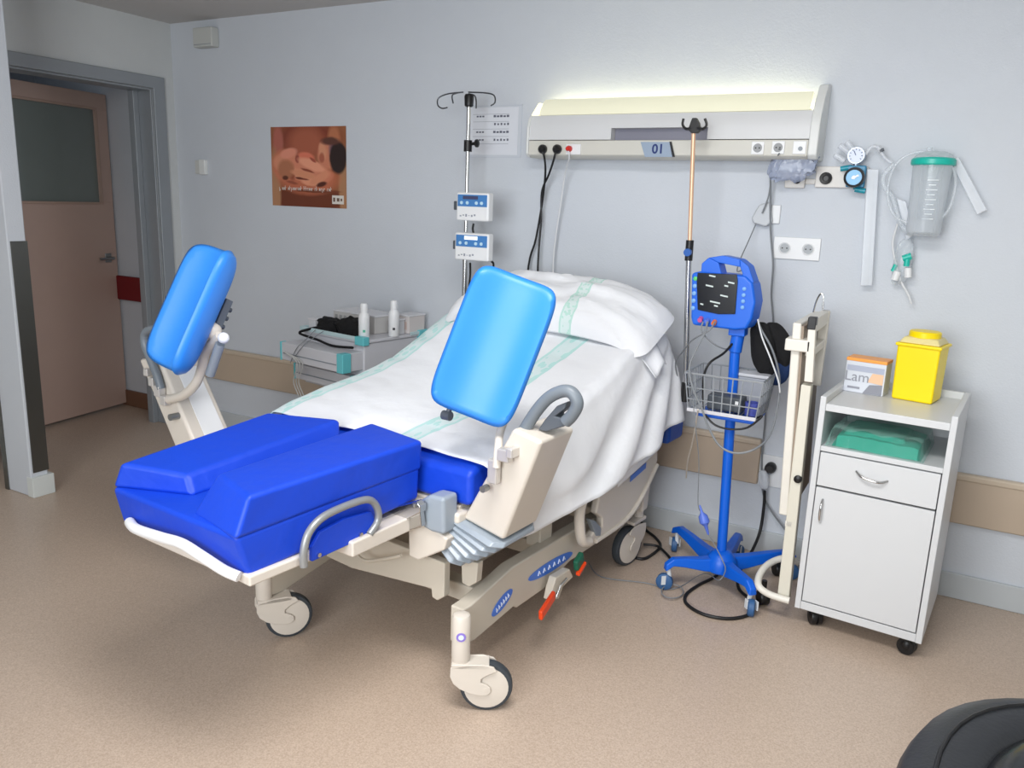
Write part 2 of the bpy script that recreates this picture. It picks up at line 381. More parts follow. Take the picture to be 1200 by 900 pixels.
# foot section frame
m = MB().bbox(-.235, .25, -.66, -.05, .535, .562)
m.hexa([B(.2,-.67,.545), B(.272,-.675,.545), B(.272,-.36,.54), B(.2,-.36,.54), B(.2,-.67,.574), B(.272,-.675,.574), B(.272,-.36,.565), B(.2,-.36,.565)])
m.bbox(.2, .30, -.36, -.05, .515, .56)
obj('foot_frame', m, cream, bed, bevel=.006)
fz = .585
m = MB().tube(smoothpath([Bp(152,612,v=-.70), Bp(160,620,v=-.722), Bp(190,630,v=-.728), Bp(213,637,v=-.722), Bp(237,652,v=-.715), Bp(262,668,v=-.70), Bp(280,676,v=-.685)]), .0135, 14)
obj('push_bar', m, white, bed)
gb = [(356,664),(356,645),(362,624),(377,607),(400,595),(426,586),(437,588),(443,599),(442,612),(433,626)]
m = MB().tube(smoothpath([Bp(x,y,u=.292) for x,y in gb]), .0105, 14)
obj('foot_handle', m, mat('grey_grab_bar', (150, 152, 152), .35, metal=.4), bed)
m = MB().prism([Bp(x,y,u=.272) for x,y in ((362,657),(362,640),(372,622),(400,607),(432,598),(437,610),(428,627))], BU*.012)
pb = obj('guard_panel', m, vinyl, bed, bevel=.003)
for x, y in ((373,650),(422,626)):
    c = Bp(x, y, u=.284); obj('bolt', MB().cyl(c, c+BU*.006, .006), chrome, pb)
def caster(parent, stem_top, r_stem, wc, axis, r, w_, stemz, body, tyrem, fork_front=None, name='caster'):
    """swivel caster: stem, a one-sided hooded fork and a wheel turning about axis"""
    ax = V3(axis).normalized(); st = V3(stem_top); wc = V3(wc)
    up = V3((0,0,1)); m = MB(); sb = V3((st.x, st.y, stemz))
    m.cyl(st, sb, r_stem, n=18)
    for sgn in (1, -1):
        o = ax*(w_/2+.006)*sgn; t = ax*.006*sgn
        e = (V3((wc.x, wc.y, 0))-V3((sb.x, sb.y, 0))); e = e.normalized() if e.length > 1e-4 else ax.cross(up)
        k = r/.078; w0 = V3((sb.x, sb.y, 0)) + o
        fp = [(-.028,.147),(-.029,.118),(-.020,.096),(.0,.078),(.030,.064),(.062,.058),(.082,.060),(.092,.070),(.090,.084),(.078,.094),(.062,.100),(.062,.112),(.078,.124),(.108,.138),(.098,.152),(.066,.160),(.028,.158)]
        pts = [w0 + e*(a_*k) + up*(b_*k) for a_, b_ in fp]
        m.prism(pts, t)
    m.obox(sb + e*.03 + up*.012, e*.055, ax*(w_/2+.012), up*.007)
    cs = obj(name, m, body, parent, bevel=.002)
    pr = [(r*.3, -w_/2), (r*.86, -w_/2), (r*.97, -w_/2+.003), (r, -w_*.25), (r, w_*.25), (r*.97, w_/2-.003), (r*.86, w_/2), (r*.3, w_/2)]
    wh = obj('wheel', MB().lathe(pr, wc, ax, 36), tyrem, cs)
    obj('wheel_disc', MB().lathe([(.012, -w_/2-.004), (r*.7, -w_/2-.003), (r*.84, -w_/2-.001), (r*.84, w_/2+.001), (r*.7, w_/2+.003), (.012, w_/2+.004)], wc, ax, 30).cyl(wc-ax*(w_/2+.013), wc+ax*(w_/2+.013), .007), cream, cs)
    return cs
# base: rails, crossbars, casters
for s, nm in ((1, 'base_rail'), (-1, 'base_rail')):
    pts = [B(.455*s, v, z) for v, z in ((-.06,.165), (.0,.155), (.215,.178), (.235,.165), (.40,.165), (.58,.205), (1.02,.20), (1.06,.23), (1.02,.30), (.72,.32), (.2,.325), (-.02,.285), (-.06,.285))]
    if s == -1:
        fa, fb = V3((2.42, -1.69, 0)), B(-.40, 1.02, 0); dr_ = (fb-fa).normalized(); sd_ = V3((dr_.y, -dr_.x, 0))*.025
        pts = [fa + dr_*((v+.06)*(fb-fa).length/1.10) + V3((0, 0, p.z)) for v, p in zip((-.06,0,.215,.235,.40,.58,1.02,1.06,1.02,.72,.2,-.02,-.06), pts)]
        obj(nm, MB().prism([p-sd_ for p in pts], sd_*2), creamd, bed, bevel=.006); continue
    o = obj(nm, MB().prism(pts, BU*.05*(-s)), creamd, bed, bevel=.006)
    if s == 1:
        def ell(c, ax, ay, n=28): return [c + ax*math.cos(2*PI*k/n) + ay*math.sin(2*PI*k/n) for k in range(n)]
        for (cx, cy), (qx, qy), (rx, ry) in (((588.5,706),(598,694),(580,700)), ((646,663),(666,651),(637,657))):
            c = Bp(cx, cy, u=.456); a = Bp(qx, qy, u=.456)-c; b = Bp(rx, ry, u=.456)-c
            b = b - a*(b.dot(a)/a.dot(a)); b = b.normalized()*.022
            l = obj('sticker', MB().prism(ell(c, a*1.25, b), BU*.0015), sticker, o, smooth=False)
            m = MB()
            for k in range(6):
                q = c + BU*.002 + a*(-.75+.28*k); m.tube([q-b*.3, q+b*.35+a*.05, q+a*.12-b*.2], .0026, 6)
            obj('sticker_lettering', m, stwhite, o, smooth=False)
m = MB()
for v in (.12, .55, .98): m.bbox(-.30 - .1*v, .44, v-.03, v+.03, .21, .27)
obj('crossbar', m, creamd, bed, bevel=.006)
m = MB().bbox(-.3, .3, .2, .95, .28, .33).hexa([B(-.12,.25,.33),B(.12,.25,.33),B(.12,.8,.33),B(-.12,.8,.33),B(-.16,.25,.55),B(.16,.25,.55),B(.16,.95,.6),B(-.16,.95,.6)])
m.hexa([B(.22,.3,.3),B(.26,.3,.3),B(.26,.36,.3),B(.22,.36,.3),B(.22,.3,.56),B(.26,.3,.56),B(.26,.36,.56),B(.22,.36,.56)])
m.hexa([B(.36,.42,.3),B(.42,.42,.3),B(.42,.5,.3),B(.36,.5,.3),B(.36,.42,.6),B(.42,.42,.6),B(.42,.5,.6),B(.36,.5,.6)])
obj('lift_frame', m, creamd, bed, bevel=.006)
# seat chassis with its two downward prongs, seen under the front of the mattress
m = MB()
P = lambda pts, v: [Bp(x, y, v=v) for x, y in pts]
m.prism(P([(382,652),(412,666),(505,690),(506,700),(512,704),(520,700),(521,660),(470,640),(440,628),(400,622),(385,640)], -.03), BV*.03)
m.prism(P([(540,655),(541,683),(549,688),(558,683),(560,660)], .02), BV*.03)
m.bbox(-.36, .40, .0, .8, .44, .50)
m.bbox(-.38, -.30, -.04, .04, .38, .54)
obj('seat_chassis', m, creamd, bed, bevel=.004)
m = MB().tube(smoothpath([Bp(x,y,v=-.1) for x,y in ((414,634),(417,648),(428,657),(450,655),(470,651))]), .006)
obj('release_lever', m, creamd, bed)
m = MB().prism(P([(478,618),(479,652),(490,657),(520,645),(524,632),(497,612)], -.09), BV*.05)
obj('chassis_bracket', m, cream, bed, bevel=.006)
m = MB().prism(P([(447,611),(454,596),(487,588),(492,594),(492,601),(458,618)], -.14), BV*.03).prism(P([(456,616),(492,600),(494,618),(478,622),(458,630)], -.13), BV*.02)
lt = obj('latch', m, chrome, bed, bevel=.003)
for x, y in ((452,609),(486,594)):
    c = Bp(x, y, v=-.145); obj('latch_bolt', MB().cyl(c, c+V3((0,0,.012)), .008), steel, lt)
m = MB().prism(P([(483,592),(502,580),(520,584),(520,628),(505,624),(484,612)], -.10), BV*.07)
obj('pivot_housing', m, gbell, bed, bevel=.012)
# front columns with the large wheels
for s in (1, -1):
    if s == 1: top = Bp(541, 722, u=.487); top.z = .29
    else: top = V3((2.42, -1.69, .29))
    foot = V3((top.x, top.y, .16))
    pst = obj('corner_post', MB().lathe([(.026, 0), (.0275, .01), (.0275, .135), (.024, .143), (.014, .147)], foot, n=24), cream, bed)
    if s == 1:
        c = Bp(541, 741, u=.487); d = (CAM-c); d.z = 0; d.normalize(); c = V3((top.x, top.y, c.z)) + d*.0265
        sd = d.cross(V3((0,0,1)))
        obj('round_sticker', MB().cyl(c, c+d*.002, .014, n=24), lilac, pst)
        obj('sticker_centre', MB().cyl(c+d*.002, c+d*.003, .008, n=20), stwhite, pst)
    rd = V3((.86, .5, 0)) if s == 1 else V3((.60, .80, 0)); rd.normalize()
    wc = foot + rd*.078; wc.z = .078
    ax = V3((rd.y, -rd.x, 0))
    caster(bed, foot+V3((0,0,.002)), .026, wc, ax, .078, .034, .138, cream, tyre)
for s in (1, -1):
    wc = V3((3.235, -.453, .085)) if s == 1 else B(-.44, 1.02, .085)
    caster(bed, wc+V3((.01, .085, .2)), .022, wc, (.96, -.28, 0) if s == 1 else (1, 0, 0), .085, .036, .175, cream, tyre)
    c = wc+V3((.01*s, .085, 0))
    q = MB().hexa([V3((c.x-.03,c.y-.03,.22)),V3((c.x+.03,c.y-.03,.22)),V3((c.x+.03,c.y+.03,.22)),V3((c.x-.03,c.y+.03,.22)),V3((c.x-.04,c.y-.03,.34)),V3((c.x+.03,c.y-.03,.34)),V3((c.x+.03,c.y+.05,.34)),V3((c.x-.04,c.y+.05,.34))])
    obj('corner_post', q, cream, bed, bevel=.01)
# brake and steer pedal
c0 = Bp(655, 690, u=.50); c1 = Bp(641, 712, u=.56)
pd = obj('brake_pedal', MB().prism([Bp(x,y,u=.50) for x,y in ((648,690),(652,677),(668,667),(672,676),(660,688),(655,702),(645,704))], BU*-.03), creamd, bed, bevel=.004)
obj('steel_link', MB().tube([Bp(652,700,u=.505), Bp(657,686,u=.51), Bp(664,678,u=.51)], .005), chrome, pd)
a, b = Bp(649,697,u=.52), Bp(633,722,u=.55); t = (b-a).normalized(); sd = t.cross(BU).normalized()
obj('pedal_pad', MB().obox((a+b)/2, t*(b-a).length*.5, BU*.008, sd*.017), orange, pd, bevel=.006)
a, b = Bp(684,648,u=.50), Bp(672,668,u=.515); t = (b-a).normalized(); sd = t.cross(BU).normalized()
obj('pedal_pad', MB().obox((a+b)/2, t*.032, BU*.011, sd*.022), green, pd, bevel=.008)
obj('pedal_edge', MB().obox((a+b)/2+sd*-.0+V3((0,0,-.024))+BU*.012, t*.036, BU*.008, sd*.006), orange, pd, bevel=.003)
# side rails (both hang beside the base; the far one is the same shape)
for s in (1, -1):
    uu = .495 if s == 1 else -.495
    def RP(x, y):
        p = Bp(x, y, u=.495)
        return p if s == 1 else p - BU*.99
    outer = [(686,641),(697,634),(731,614),(750,596),(760,566),(771,540),(771,522),(752,527),(726,545),(706,562),(703,580),(699,602),(706,607),(706,618),(697,622)]
    pl_ = obj('side_rail', MB().prism([RP(x,y) for x,y in outer], BU*(-.03*s)), cream, bed, bevel=.008)
    obj('rail_grip', MB().tube(smoothpath([RP(703,560), RP(690,570), RP(681,592), RP(679,612), RP(682,633), RP(690,634)]), .019, 14), cream, pl_)
    obj('rail_edge', MB().tube(smoothpath([RP(697,634)+BU*.004*s, RP(731,610)+BU*.004*s, RP(750,584)+BU*.004*s, RP(769,544)+BU*.004*s]), .009, 10), cream, pl_)
    obj('rail_latch', MB().prism([RP(x,y)+BU*.004*s for x,y in ((690,608),(697,610),(704,618),(703,628),(698,628),(694,618))], BU*(-.02*s)), gplast, pl_, bevel=.004)
    if s == 1:
        c = RP(747,553)+BU*.003; a = RP(756,545)+BU*.003-c; b = V3((0,0,.012))
        obj('sticker', MB().prism([c-a-b, c+a-b, c+a+b, c-a+b], BU*.0015), sticker, pl_, smooth=False)
# blue head cushion corner showing under the sheet
obj('head_cushion', MB().bbox(.30, .52, 1.26, 1.42, .50, .59), mat('deep_blue_pad', (20, 80, 175), .5), bed, bevel=.02, seg=4)
m = MB().bbox(-.42, .44, 1.22, 1.27, .50, 1.0).bbox(.36, .46, 1.08, 1.3, .54, .56)
obj('head_panel', m, creamd, bed, bevel=.012)

# leg supports
def frame_pts(cb, ex, ey, hx, hy): return [cb-ex*hx-ey*hy, cb+ex*hx-ey*hy, cb+ex*hx+ey*hy, cb-ex*hx+ey*hy]
def channel_pad(c, a, w_, n, L, Wd, th=.03, dep=.03):
    """calf pad: a padded trough, long axis a, width w_, hollow side facing n"""
    a = a.normalized(); n = (n - a*n.dot(a)).normalized(); w_ = n.cross(a).normalized()*(1 if n.cross(a).dot(w_) > 0 else -1)
    NU, NV = 25, 33; m = MB()
    def f(side):
        def g(s, t):
            x = (s-.5)*2; y = (t-.5)*2
            # rounded-rectangle footprint
            k = 6.5
            rad = (abs(x)**k + abs(y)**k)**(1/k) if (x or y) else 0
            mx_ = max(abs(x), abs(y)); sc = mx_/rad if rad > 1e-6 else 1
            X = x*sc*Wd/2; Yp = y*sc*L/2
            rim = max(0, 1-(mx_**8))**.5
            curve = dep*abs(x*sc)**2.4 + .018*abs(y*sc)**6
            h = th*.5*rim*side
            return c + w_*X + a*Yp + n*(curve + h)
        return g
    top = MB().grid(f(1), NU, NV); bot = MB().grid(f(-1), NU, NV)
    m.add(top.v, top.f); m.add(bot.v, [q[::-1] for q in bot.f])
    return m
def weld(o, d=.0008):
    bm = bmesh.new(); bm.from_mesh(o.data); bmesh.ops.remove_doubles(bm, verts=bm.verts, dist=d); bmesh.ops.recalc_face_normals(bm, faces=bm.faces); bm.to_mesh(o.data); bm.free()
# right support
def housing(cb, ct, d0, d1, w0, w1):
    ex = BU; ey = BV
    return [cb-ex*w0-ey*d0, cb+ex*w0-ey*d0-V3((0,0,.03)), cb+ex*w0+ey*d0-V3((0,0,.03)), cb-ex*w0+ey*d0, ct-ex*w1-ey*d1, ct+ex*w1-ey*d1-V3((0,0,.02)), ct+ex*w1+ey*d1-V3((0,0,.02)), ct-ex*w1+ey*d1]
bl = B(.485, .072, .550); tl = B(.640, .05, .869)
hR = obj('leg_support', MB().hexa(housing(bl, tl, .091, .091, .074, .048)), cream, bed, bevel=.012, seg=4)
m = MB(); NB = 6; fr_ = []
for k in range(NB*2+1):
    t = k/(NB*2.0); tilt = R(14+30*t)
    c = bl + BU*(-.004-.130*t) + V3((0,0,-.018-.085*t*(1-.2*t))) + BV*(-.006-.03*t)
    ex = BU*math.cos(tilt) - V3((0,0,1))*math.sin(tilt); g = .010 if k % 2 else -.004
    P4 = frame_pts(c, ex, BV, .088+g-.010*t, .108+g-.006*t)
    fr_.append([p for i in range(4) for p in (P4[i]*.86+P4[(i+1) % 4]*.14, P4[i]*.5+P4[(i+1) % 4]*.5, P4[i]*.14+P4[(i+1) % 4]*.86)])
for q in fr_: m.v += q
n_ = 12
for i in range(len(fr_)-1): m.f += [(i*n_+k, i*n_+(k+1) % n_, (i+1)*n_+(k+1) % n_, (i+1)*n_+k) for k in range(n_)]
m.f += [tuple(range(n_-1,-1,-1)), tuple(range((len(fr_)-1)*n_, len(fr_)*n_))]
obj('bellows', m, gbell, hR, bevel=.004, seg=2)
gh = [(600,533),(607,517),(618,498),(630,480),(643,466),(657,459),(668,459),(675,467),(676,476),(670,487),(663,494)]
m = MB().tube(smoothpath([Bp(x,y,v=.0+.02*i/10) for i,(x,y) in enumerate(gh)]), .0175, 16)
obj('grab_handle', m, mat('handle_grey', (112, 120, 128), .4), hR)
m = MB().prism([Bp(x,y,v=.015) for x,y in ((630,504),(638,492),(652,476),(664,471),(662,479),(650,488),(663,492),(664,499),(640,506))], BV*.05)
obj('handle_base', m, gdark, hR, bevel=.004)
m = MB().obox(Bp(592,533,v=-.055), BU*.020, BV*.014, V3((0,0,.018))).obox(Bp(601,530,v=-.055), BU*.010, BV*.02, V3((0,0,.014))).obox(Bp(579,552,v=-.05), BU*.016, BV*.012, V3((0,0,.035)))
obj('clamp', m, mat('clamp_metal', (214, 210, 206), .3, metal=.5), hR, bevel=.004)
c = Bp(571,571,v=-.05); obj('bolt', MB().cyl(c-BV*.0, c-BV*.024, .010), steel, hR)
pC = B(.478, .025, 1.072)
pa = (B(.520, .085, 1.26) - B(.455, -.045, .90)).normalized(); pw = BU - V3((0,0,.10))
o = obj('calf_pad', channel_pad(pC, pa, pw, (CAM-pC).normalized()*.9-BV*.3, .42, .252, .05, .045), padm, hR); weld(o)
bk = -(CAM-pC).normalized()
m = MB().obox(B(.50,.09,1.07), BU*.05, BV*.012, pa*.08)
m.cyl(B(.50,.06,1.07), B(.52,.11,.98), .02)
obj('pad_mount', m, gdark, hR, bevel=.005)
m = MB().tube(smoothpath([Bp(582,548,v=-.055), Bp(584,525,v=-.04), Bp(588,500,v=.02), B(.52,.10,.96), B(.52,.11,1.0)]), .012, 12)
obj('support_arm', m, cream, hR)
c = Bp(524,487,v=-.02); m = MB().cyl(c-BU*.016, c+BU*.014, .014).cyl(c, c+V3((.012,.02,.06)), .008)
obj('adjust_knob', m, gdark, hR, bevel=.002)
# left support
bl2 = B(-.60, -.135, .50); tl2 = B(-.875, -.125, .90)
def L4(P, w_, d_, drop): return [P-BU*w_-BV*d_+V3((0,0,drop)), P+BU*w_-BV*d_, P+BU*w_+BV*d_, P-BU*w_+BV*d_+V3((0,0,drop))]
hL = obj('leg_support', MB().hexa(L4(bl2, .07, .078, -.0) + L4(tl2, .062, .075, -.03)), cream, bed, bevel=.012, seg=4)
# recessed side panel line on the inner face
q0 = bl2 + BU*.072; q1 = tl2 + BU*.064
m = MB().prism([q0*.7+q1*.3-BV*.03, q0*.7+q1*.3+BV*.055, q0*.12+q1*.88+BV*.05, q0*.12+q1*.88-BV*.03], BU*.003)
obj('inner_panel', m, white, hL, bevel=.002)
m = MB().prism([B(-.34,-.1,.42), B(-.34,-.1,.53), B(-.60,-.1,.60), B(-.68,-.1,.52), B(-.60,-.1,.44)], BV*.16)
obj('bellows', m, gbell, hL, bevel=.01)
Lv = -.22
m = MB().tube(smoothpath([Bp(x,y,v=Lv) for x,y in ((189,456),(184,440),(176,420),(170,404),(170,391),(178,386),(190,387),(203,397),(207,406))]), .0145, 14)
obj('grab_handle', m, mat('handle_grey', (112, 120, 128), .4), hL)
m = MB()
for (x, y), rr in (((174,436),.012),((180,447),.014),((187,458),.017),((194,469),.015),):
    c = Bp(x, y, v=Lv); m.obox(c, BU*rr, BV*.014, V3((0,0,rr*1.15)))
obj('clamp', m, mat('clamp_metal', (214, 210, 206), .3, metal=.5), hL, bevel=.004)
c = Bp(205,488,v=Lv); obj('bolt', MB().cyl(c-BV*.02, c+BV*.02, .012), steel, hL)
m = MB().tube(smoothpath([Bp(198,468,v=Lv), Bp(215,463,v=Lv), Bp(229,450,v=Lv), Bp(236,433,v=Lv), Bp(240,415,v=Lv), Bp(248,403,v=Lv), Bp(258,394,v=Lv)]), .016, 14)
obj('support_arm', m, cream, hL)
m = MB().blob(Bp(249,388,v=Lv), BU*.028, BV*.03, V3((0,0,.030)), 16, 10)
obj('pivot', m, cream, hL)
m = MB().tube([Bp(258,403,v=Lv-.02), Bp(246,439,v=Lv-.02)], .0155, 14); obj('release_grip', m, gplast, hL)
m = MB().blob(Bp(262,396,v=Lv-.02), BU*.018, BV*.018, V3((0,0,.018)), 16, 10); obj('grip_ball', m, white, hL)
c0_, c1_ = Bp(211,430,v=Lv), Bp(264,308,v=Lv)
pcL = Bp(243,368,v=Lv); aL = (c1_-c0_).normalized(); cL = (CAM-pcL).normalized(); aL = (aL-cL*aL.dot(cL)).normalized()
lL = cL.cross(aL); lL = lL if lL.dot(rgt) < 0 else -lL
nL = (cL*.40 + lL*.92).normalized()
o = obj('calf_pad', channel_pad(pcL, aL, nL.cross(aL), nL, .425, .252, .044, .095), padm, hL); weld(o)
wL = nL.cross(aL)
m = MB().obox(pcL - nL*.036, aL*.07, wL*.035, nL*.012)
for k in range(4): m.cyl(pcL-nL.normalized()*.05+aL.normalized()*(-.05+.03*k), pcL-nL.normalized()*.07+aL.normalized()*(-.05+.03*k), .008)
m.cyl(pcL-nL*.04, Bp(250,386,v=Lv), .014)
obj('pad_mount', m, gdark, hL, bevel=.003)

# ------------------------------------------------------------------ bed sheet
NS, NT = 96, 110
WR = .455; RL = .10
HEM = [(0,.44),(.06,.430),(.2,.418),(.53,.442),(.79,.478),(1.0,.522),(1.32,.625)]
def hem_len(v):
    for (a, za), (b, zb) in zip(HEM, HEM[1:]):
        if v <= b: return topz(v) - (za + (zb-za)*(v-a)/(b-a))
    return topz(v) - HEM[-1][1]
def sheet_pt(s, t):
    v = .012 + s*1.26; z0 = topz(v) + .008
    dl_ = .20; dr = hem_len(v); tot = dl_ + 2*WR + dr
    x = t*tot - dl_ - WR           # path coordinate, 0 on the centreline
    wr = noise.noise(V3((v*3.2, x*2.2, .3)))*.009 + abs(noise.noise(V3((v*9+x*6, x*3-v*4, 2.1))))*.009
    if abs(x) <= WR: u, z = x, z0 + wr + .006*math.cos(x/WR*PI/2)
    else:
        d = abs(x)-WR; sg = 1 if x > 0 else -1; rr = .035; q = d/rr
        if q < PI/2: u = sg*(WR + rr*math.sin(q)); z = z0 - rr*(1-math.cos(q)) + wr*.5
        else:
            e = d - rr*PI/2; L = (dr if x > 0 else dl_); k = e/max(.05, L)
            fl = .030 + .060*min(1, v/.40) if x > 0 else .02
            ang = math.atan2(e+.03, 1.28-v) if v < 1.28 else PI/2
            rf = math.sin(ang*15 + 2.5*noise.noise(V3((v*2, e*3, 5)))); rf = math.copysign(abs(rf)**.7, rf)
            fold = (rf*.017*min(1, k*2.2)*min(1, v/.35) + noise.noise(V3((v*4, e*2, 1)))*.03*k) if x > 0 else math.sin(v*16)*.008*k
            u = sg*(WR + rr + fl*k**.8 + fold); z = z0 - rr - e*(1-.06*k)
            if x > 0: v = v + .05*k*s**3
    hv = min(1, max(0, (s-.9)/.1)); z -= .05*hv*hv
    return B(u, v, z)
mb = MB().grid(sheet_pt, NT, NS)
# grid() runs i along the first argument, so give it (t, s)
mb = MB().grid(lambda i, j: sheet_pt(j, i), NT, NS)
bs = obj('bed_sheet', mb, sheet_mat('striped_sheet', [(.145, .030), (.575, .030)], (40, 205, 190)), label='white bed sheet with green printed stripes draped over the birthing bed', cat='bed sheet', solid=.003)
# loose corner of the under-sheet hanging below the hem at the side rail
m = MB().grid(lambda a, b: Bp(724+ (772-724)*a, 549 - 22*a + (22-22*a)*b, u=.535) + BU*(.012*math.sin(6*a)*(1-b)), 10, 8)
obj('sheet_corner', m, sheet_mat('plain_sheet', [(9, .01)]), bs, solid=.002)

# ------------------------------------------------------------------ pillow
def pillow_mb(c, ax, ay, az, nu=46, nv=30):
    def f(side):
        def g(s, t):
            x = s*2-1; y = t*2-1
            h = max(0, (1-abs(x)**3.2)*(1-abs(y)**2.6))**.55
            k = 1 + .07*(abs(x)**6)*(abs(y)**6)*1.0
            n_ = noise.noise(V3((x*3, y*3, side*2)))*.22 + noise.noise(V3((x*8+y*5, y*9, side)))*.09
            rr = (abs(x)**7 + abs(y)**7)**(1/7) if (x or y) else 1; q = max(abs(x), abs(y))/rr if rr > 1e-6 else 1
            droop = V3((0, 0, -.060*max(0, x)**4 - .05*max(0, -x)**4))
            return c + ax*x*q + ay*y*q + az*((1.0 if side > 0 else -.42)*h*(1+n_) if h > 0 else 0) + droop
        return g
    a = MB().grid(f(1), nu, nv); b = MB().grid(f(-1), nu, nv); m = MB(); m.add(a.v, a.f); m.add(b.v, [q[::-1] for q in b.f]); m.uv = a.uv + b.uv
    return m
pt = R(24)
pc = B(.04, 1.08, 1.060); pay = (BV*math.cos(pt) + V3((0,0,math.sin(pt))))*.19; pax = BU*.49 + V3((0,0,-.012)); paz = pax.cross(pay).normalized()*.098
pl0 = obj('pillow', pillow_mb(pc, pax, pay, paz), sheet_mat('pillowcase', [(.655, .028)], (60, 200, 165)), label='white pillow with green stripe lying at the head of the birthing bed', cat='pillow')
m = MB().grid(lambda a, b: pc + pax*(.86+.20*a) + pay*(-.60+.8*b*(1-.3*a)) + V3((0,0,-.055-.10*a-.012*math.sin(b*7))) + BU*.0, 10, 10)
obj('pillowcase_flap', m, sheet_mat('plain_sheet2', [(9, .01)]), pl0, solid=.002)

# ------------------------------------------------------------------ bed head unit with lamp
u0, u1 = 2.53, 3.765
hu = empty('bed_head_unit', ((u0+u1)/2, -.08, 1.675), 'long pale grey wall unit with lit top and number 01 above the bed', 'bed head unit')
body = mat('unit_grey', (214, 215, 216), .4); band = mat('unit_band', (208, 206, 197), .4)
def ext(mb, prof, x0, x1): return mb.prism([(x0, y, z) for y, z in prof], (x1-x0, 0, 0))
LZ = 1.675
m = ext(MB(), [(0, LZ), (-.135, LZ), (-.156, LZ+.012), (-.156, 1.747), (0, 1.747)], u0, u1-.035); obj('socket_band', m, band, hu, bevel=.004)
RX0, RX1 = W(716,157,Y=-.15).x, W(829,157,Y=-.15).x
m = ext(MB(), [(0, 1.750), (-.150, 1.750), (-.150, 1.79), (-.146, 1.822), (-.133, 1.855), (0, 1.855)], u0, RX0)
ext(m, [(0, 1.750), (-.150, 1.750), (-.150, 1.79), (-.146, 1.822), (-.133, 1.855), (0, 1.855)], RX1, u1-.035)
ext(m, [(0, 1.797), (-.150, 1.797), (-.146, 1.822), (-.133, 1.855), (0, 1.855)], RX0, RX1)
fc_ = obj('front_cover', m, body, hu)
obj('slot_shade', ext(MB(), [(-.09, 1.750), (-.105, 1.750), (-.105, 1.797), (-.09, 1.797)], RX0+.001, RX1-.001), mat('slot_shade_grey', (132,132,146), .4), fc_)  # dark strip: the slot's shade put into its colour
lampm = mat('lamp_diffuser', (232, 230, 205), .5, emit=.30)
m = ext(MB(), [(-.010, 1.857), (-.132, 1.857), (-.118, 1.885), (-.092, 1.918), (-.075, 1.93), (-.070, 1.925), (-.088, 1.912), (-.112, 1.882), (-.122, 1.864), (-.010, 1.864)], u0+.035, u1-.05)
obj('lamp_cover', m, lampm, hu)
m = ext(MB(), [(-.02,1.866),(-.05,1.866),(-.05,1.885),(-.02,1.885)], u0+.05, u1-.07)
obj('lamp_tube', m, mat('lit_tube', (255, 250, 225), .5, emit=6.0), hu)
m = ext(MB(), [(0, LZ), (-.14, LZ), (-.160, LZ+.015), (-.160, 1.80), (-.150, 1.835), (-.11, 1.90), (-.06, 1.955), (0, 1.965)], u1-.035, u1); obj('end_cap', m, mat('unit_end', (222, 224, 222), .4), hu, bevel=.006)
m = ext(MB(), [(0, LZ), (-.14, LZ), (-.160, LZ+.015), (-.160, 1.80), (-.148, 1.838), (-.135, 1.856), (0, 1.856)], u0-.012, u0); obj('end_cap', m, mat('unit_end', (222, 224, 222), .4), hu, bevel=.006)
m = MB().hexa([(u0-.008,-.13,1.857),(u0+.03,-.13,1.857),(u0+.03,-.02,1.857),(u0-.008,-.02,1.857),(u0+.006,-.09,1.915),(u0+.02,-.09,1.915),(u0+.02,-.02,1.915),(u0+.006,-.02,1.915)])
obj('end_lens', m, mat('lens_lit', (255, 246, 214), .4, emit=.75), hu, bevel=.004)
y_ = -.158
npm = mat('number_plate', (150, 166, 186), .4)
q = [W(x,y,Y=y_) for x,y in ((751,166.5),(787,166.5),(791,184),(756,184))]
npl = obj('number_plate', MB().prism(q, (0,-.003,0)), npm, hu, smooth=False)
text('room_number', '01', .052, mat('number_blue', (18, 44, 110), .5), W(771,175,Y=y_-.004), (1,0,0), (0.0,0,1), hu, bold=.0012)
obj('plate_edge', MB().prism([W(x,y,Y=y_-.003) for x,y in ((784.5,166),(787,166),(791,184),(788,184))], (0,-.002,0)), black, hu, smooth=False)
def schuko(mb_plate, mb_hole, c, s=.021, n=V3((0,-1,0))):
    pass
for x, y in ((888,173.5),(912,173),(937,173)):
    c = W(x,y,Y=y_); s_ = .024
    so = obj('socket', MB().box((c.x-s_,y_-.003,c.z-s_),(c.x+s_,y_+.002,c.z+s_)), white, hu, bevel=.002)
    if x < 930:
        obj('socket_well', MB().cyl((c.x,y_-.0032,c.z),(c.x,y_-.0042,c.z),.017,n=24), mat('socket_grey',(150,152,154),.5), so)
        obj('socket_hole', MB().cyl((c.x-.007,y_-.0044,c.z),(c.x-.007,y_-.0048,c.z),.003).cyl((c.x+.007,y_-.0044,c.z),(c.x+.007,y_-.0048,c.z),.003), black, so)
    else: obj('socket_well', MB().cyl((c.x+.004,y_-.0032,c.z-.004),(c.x+.004,y_-.0072,c.z-.004),.008,n=20), gplast, so)
c = W(672,175,Y=y_); so = obj('socket', MB().box((c.x-.035,y_-.003,c.z-.022),(c.x+.035,y_+.002,c.z+.022)), white, hu, bevel=.002)
c2 = W(668,174.5,Y=y_)
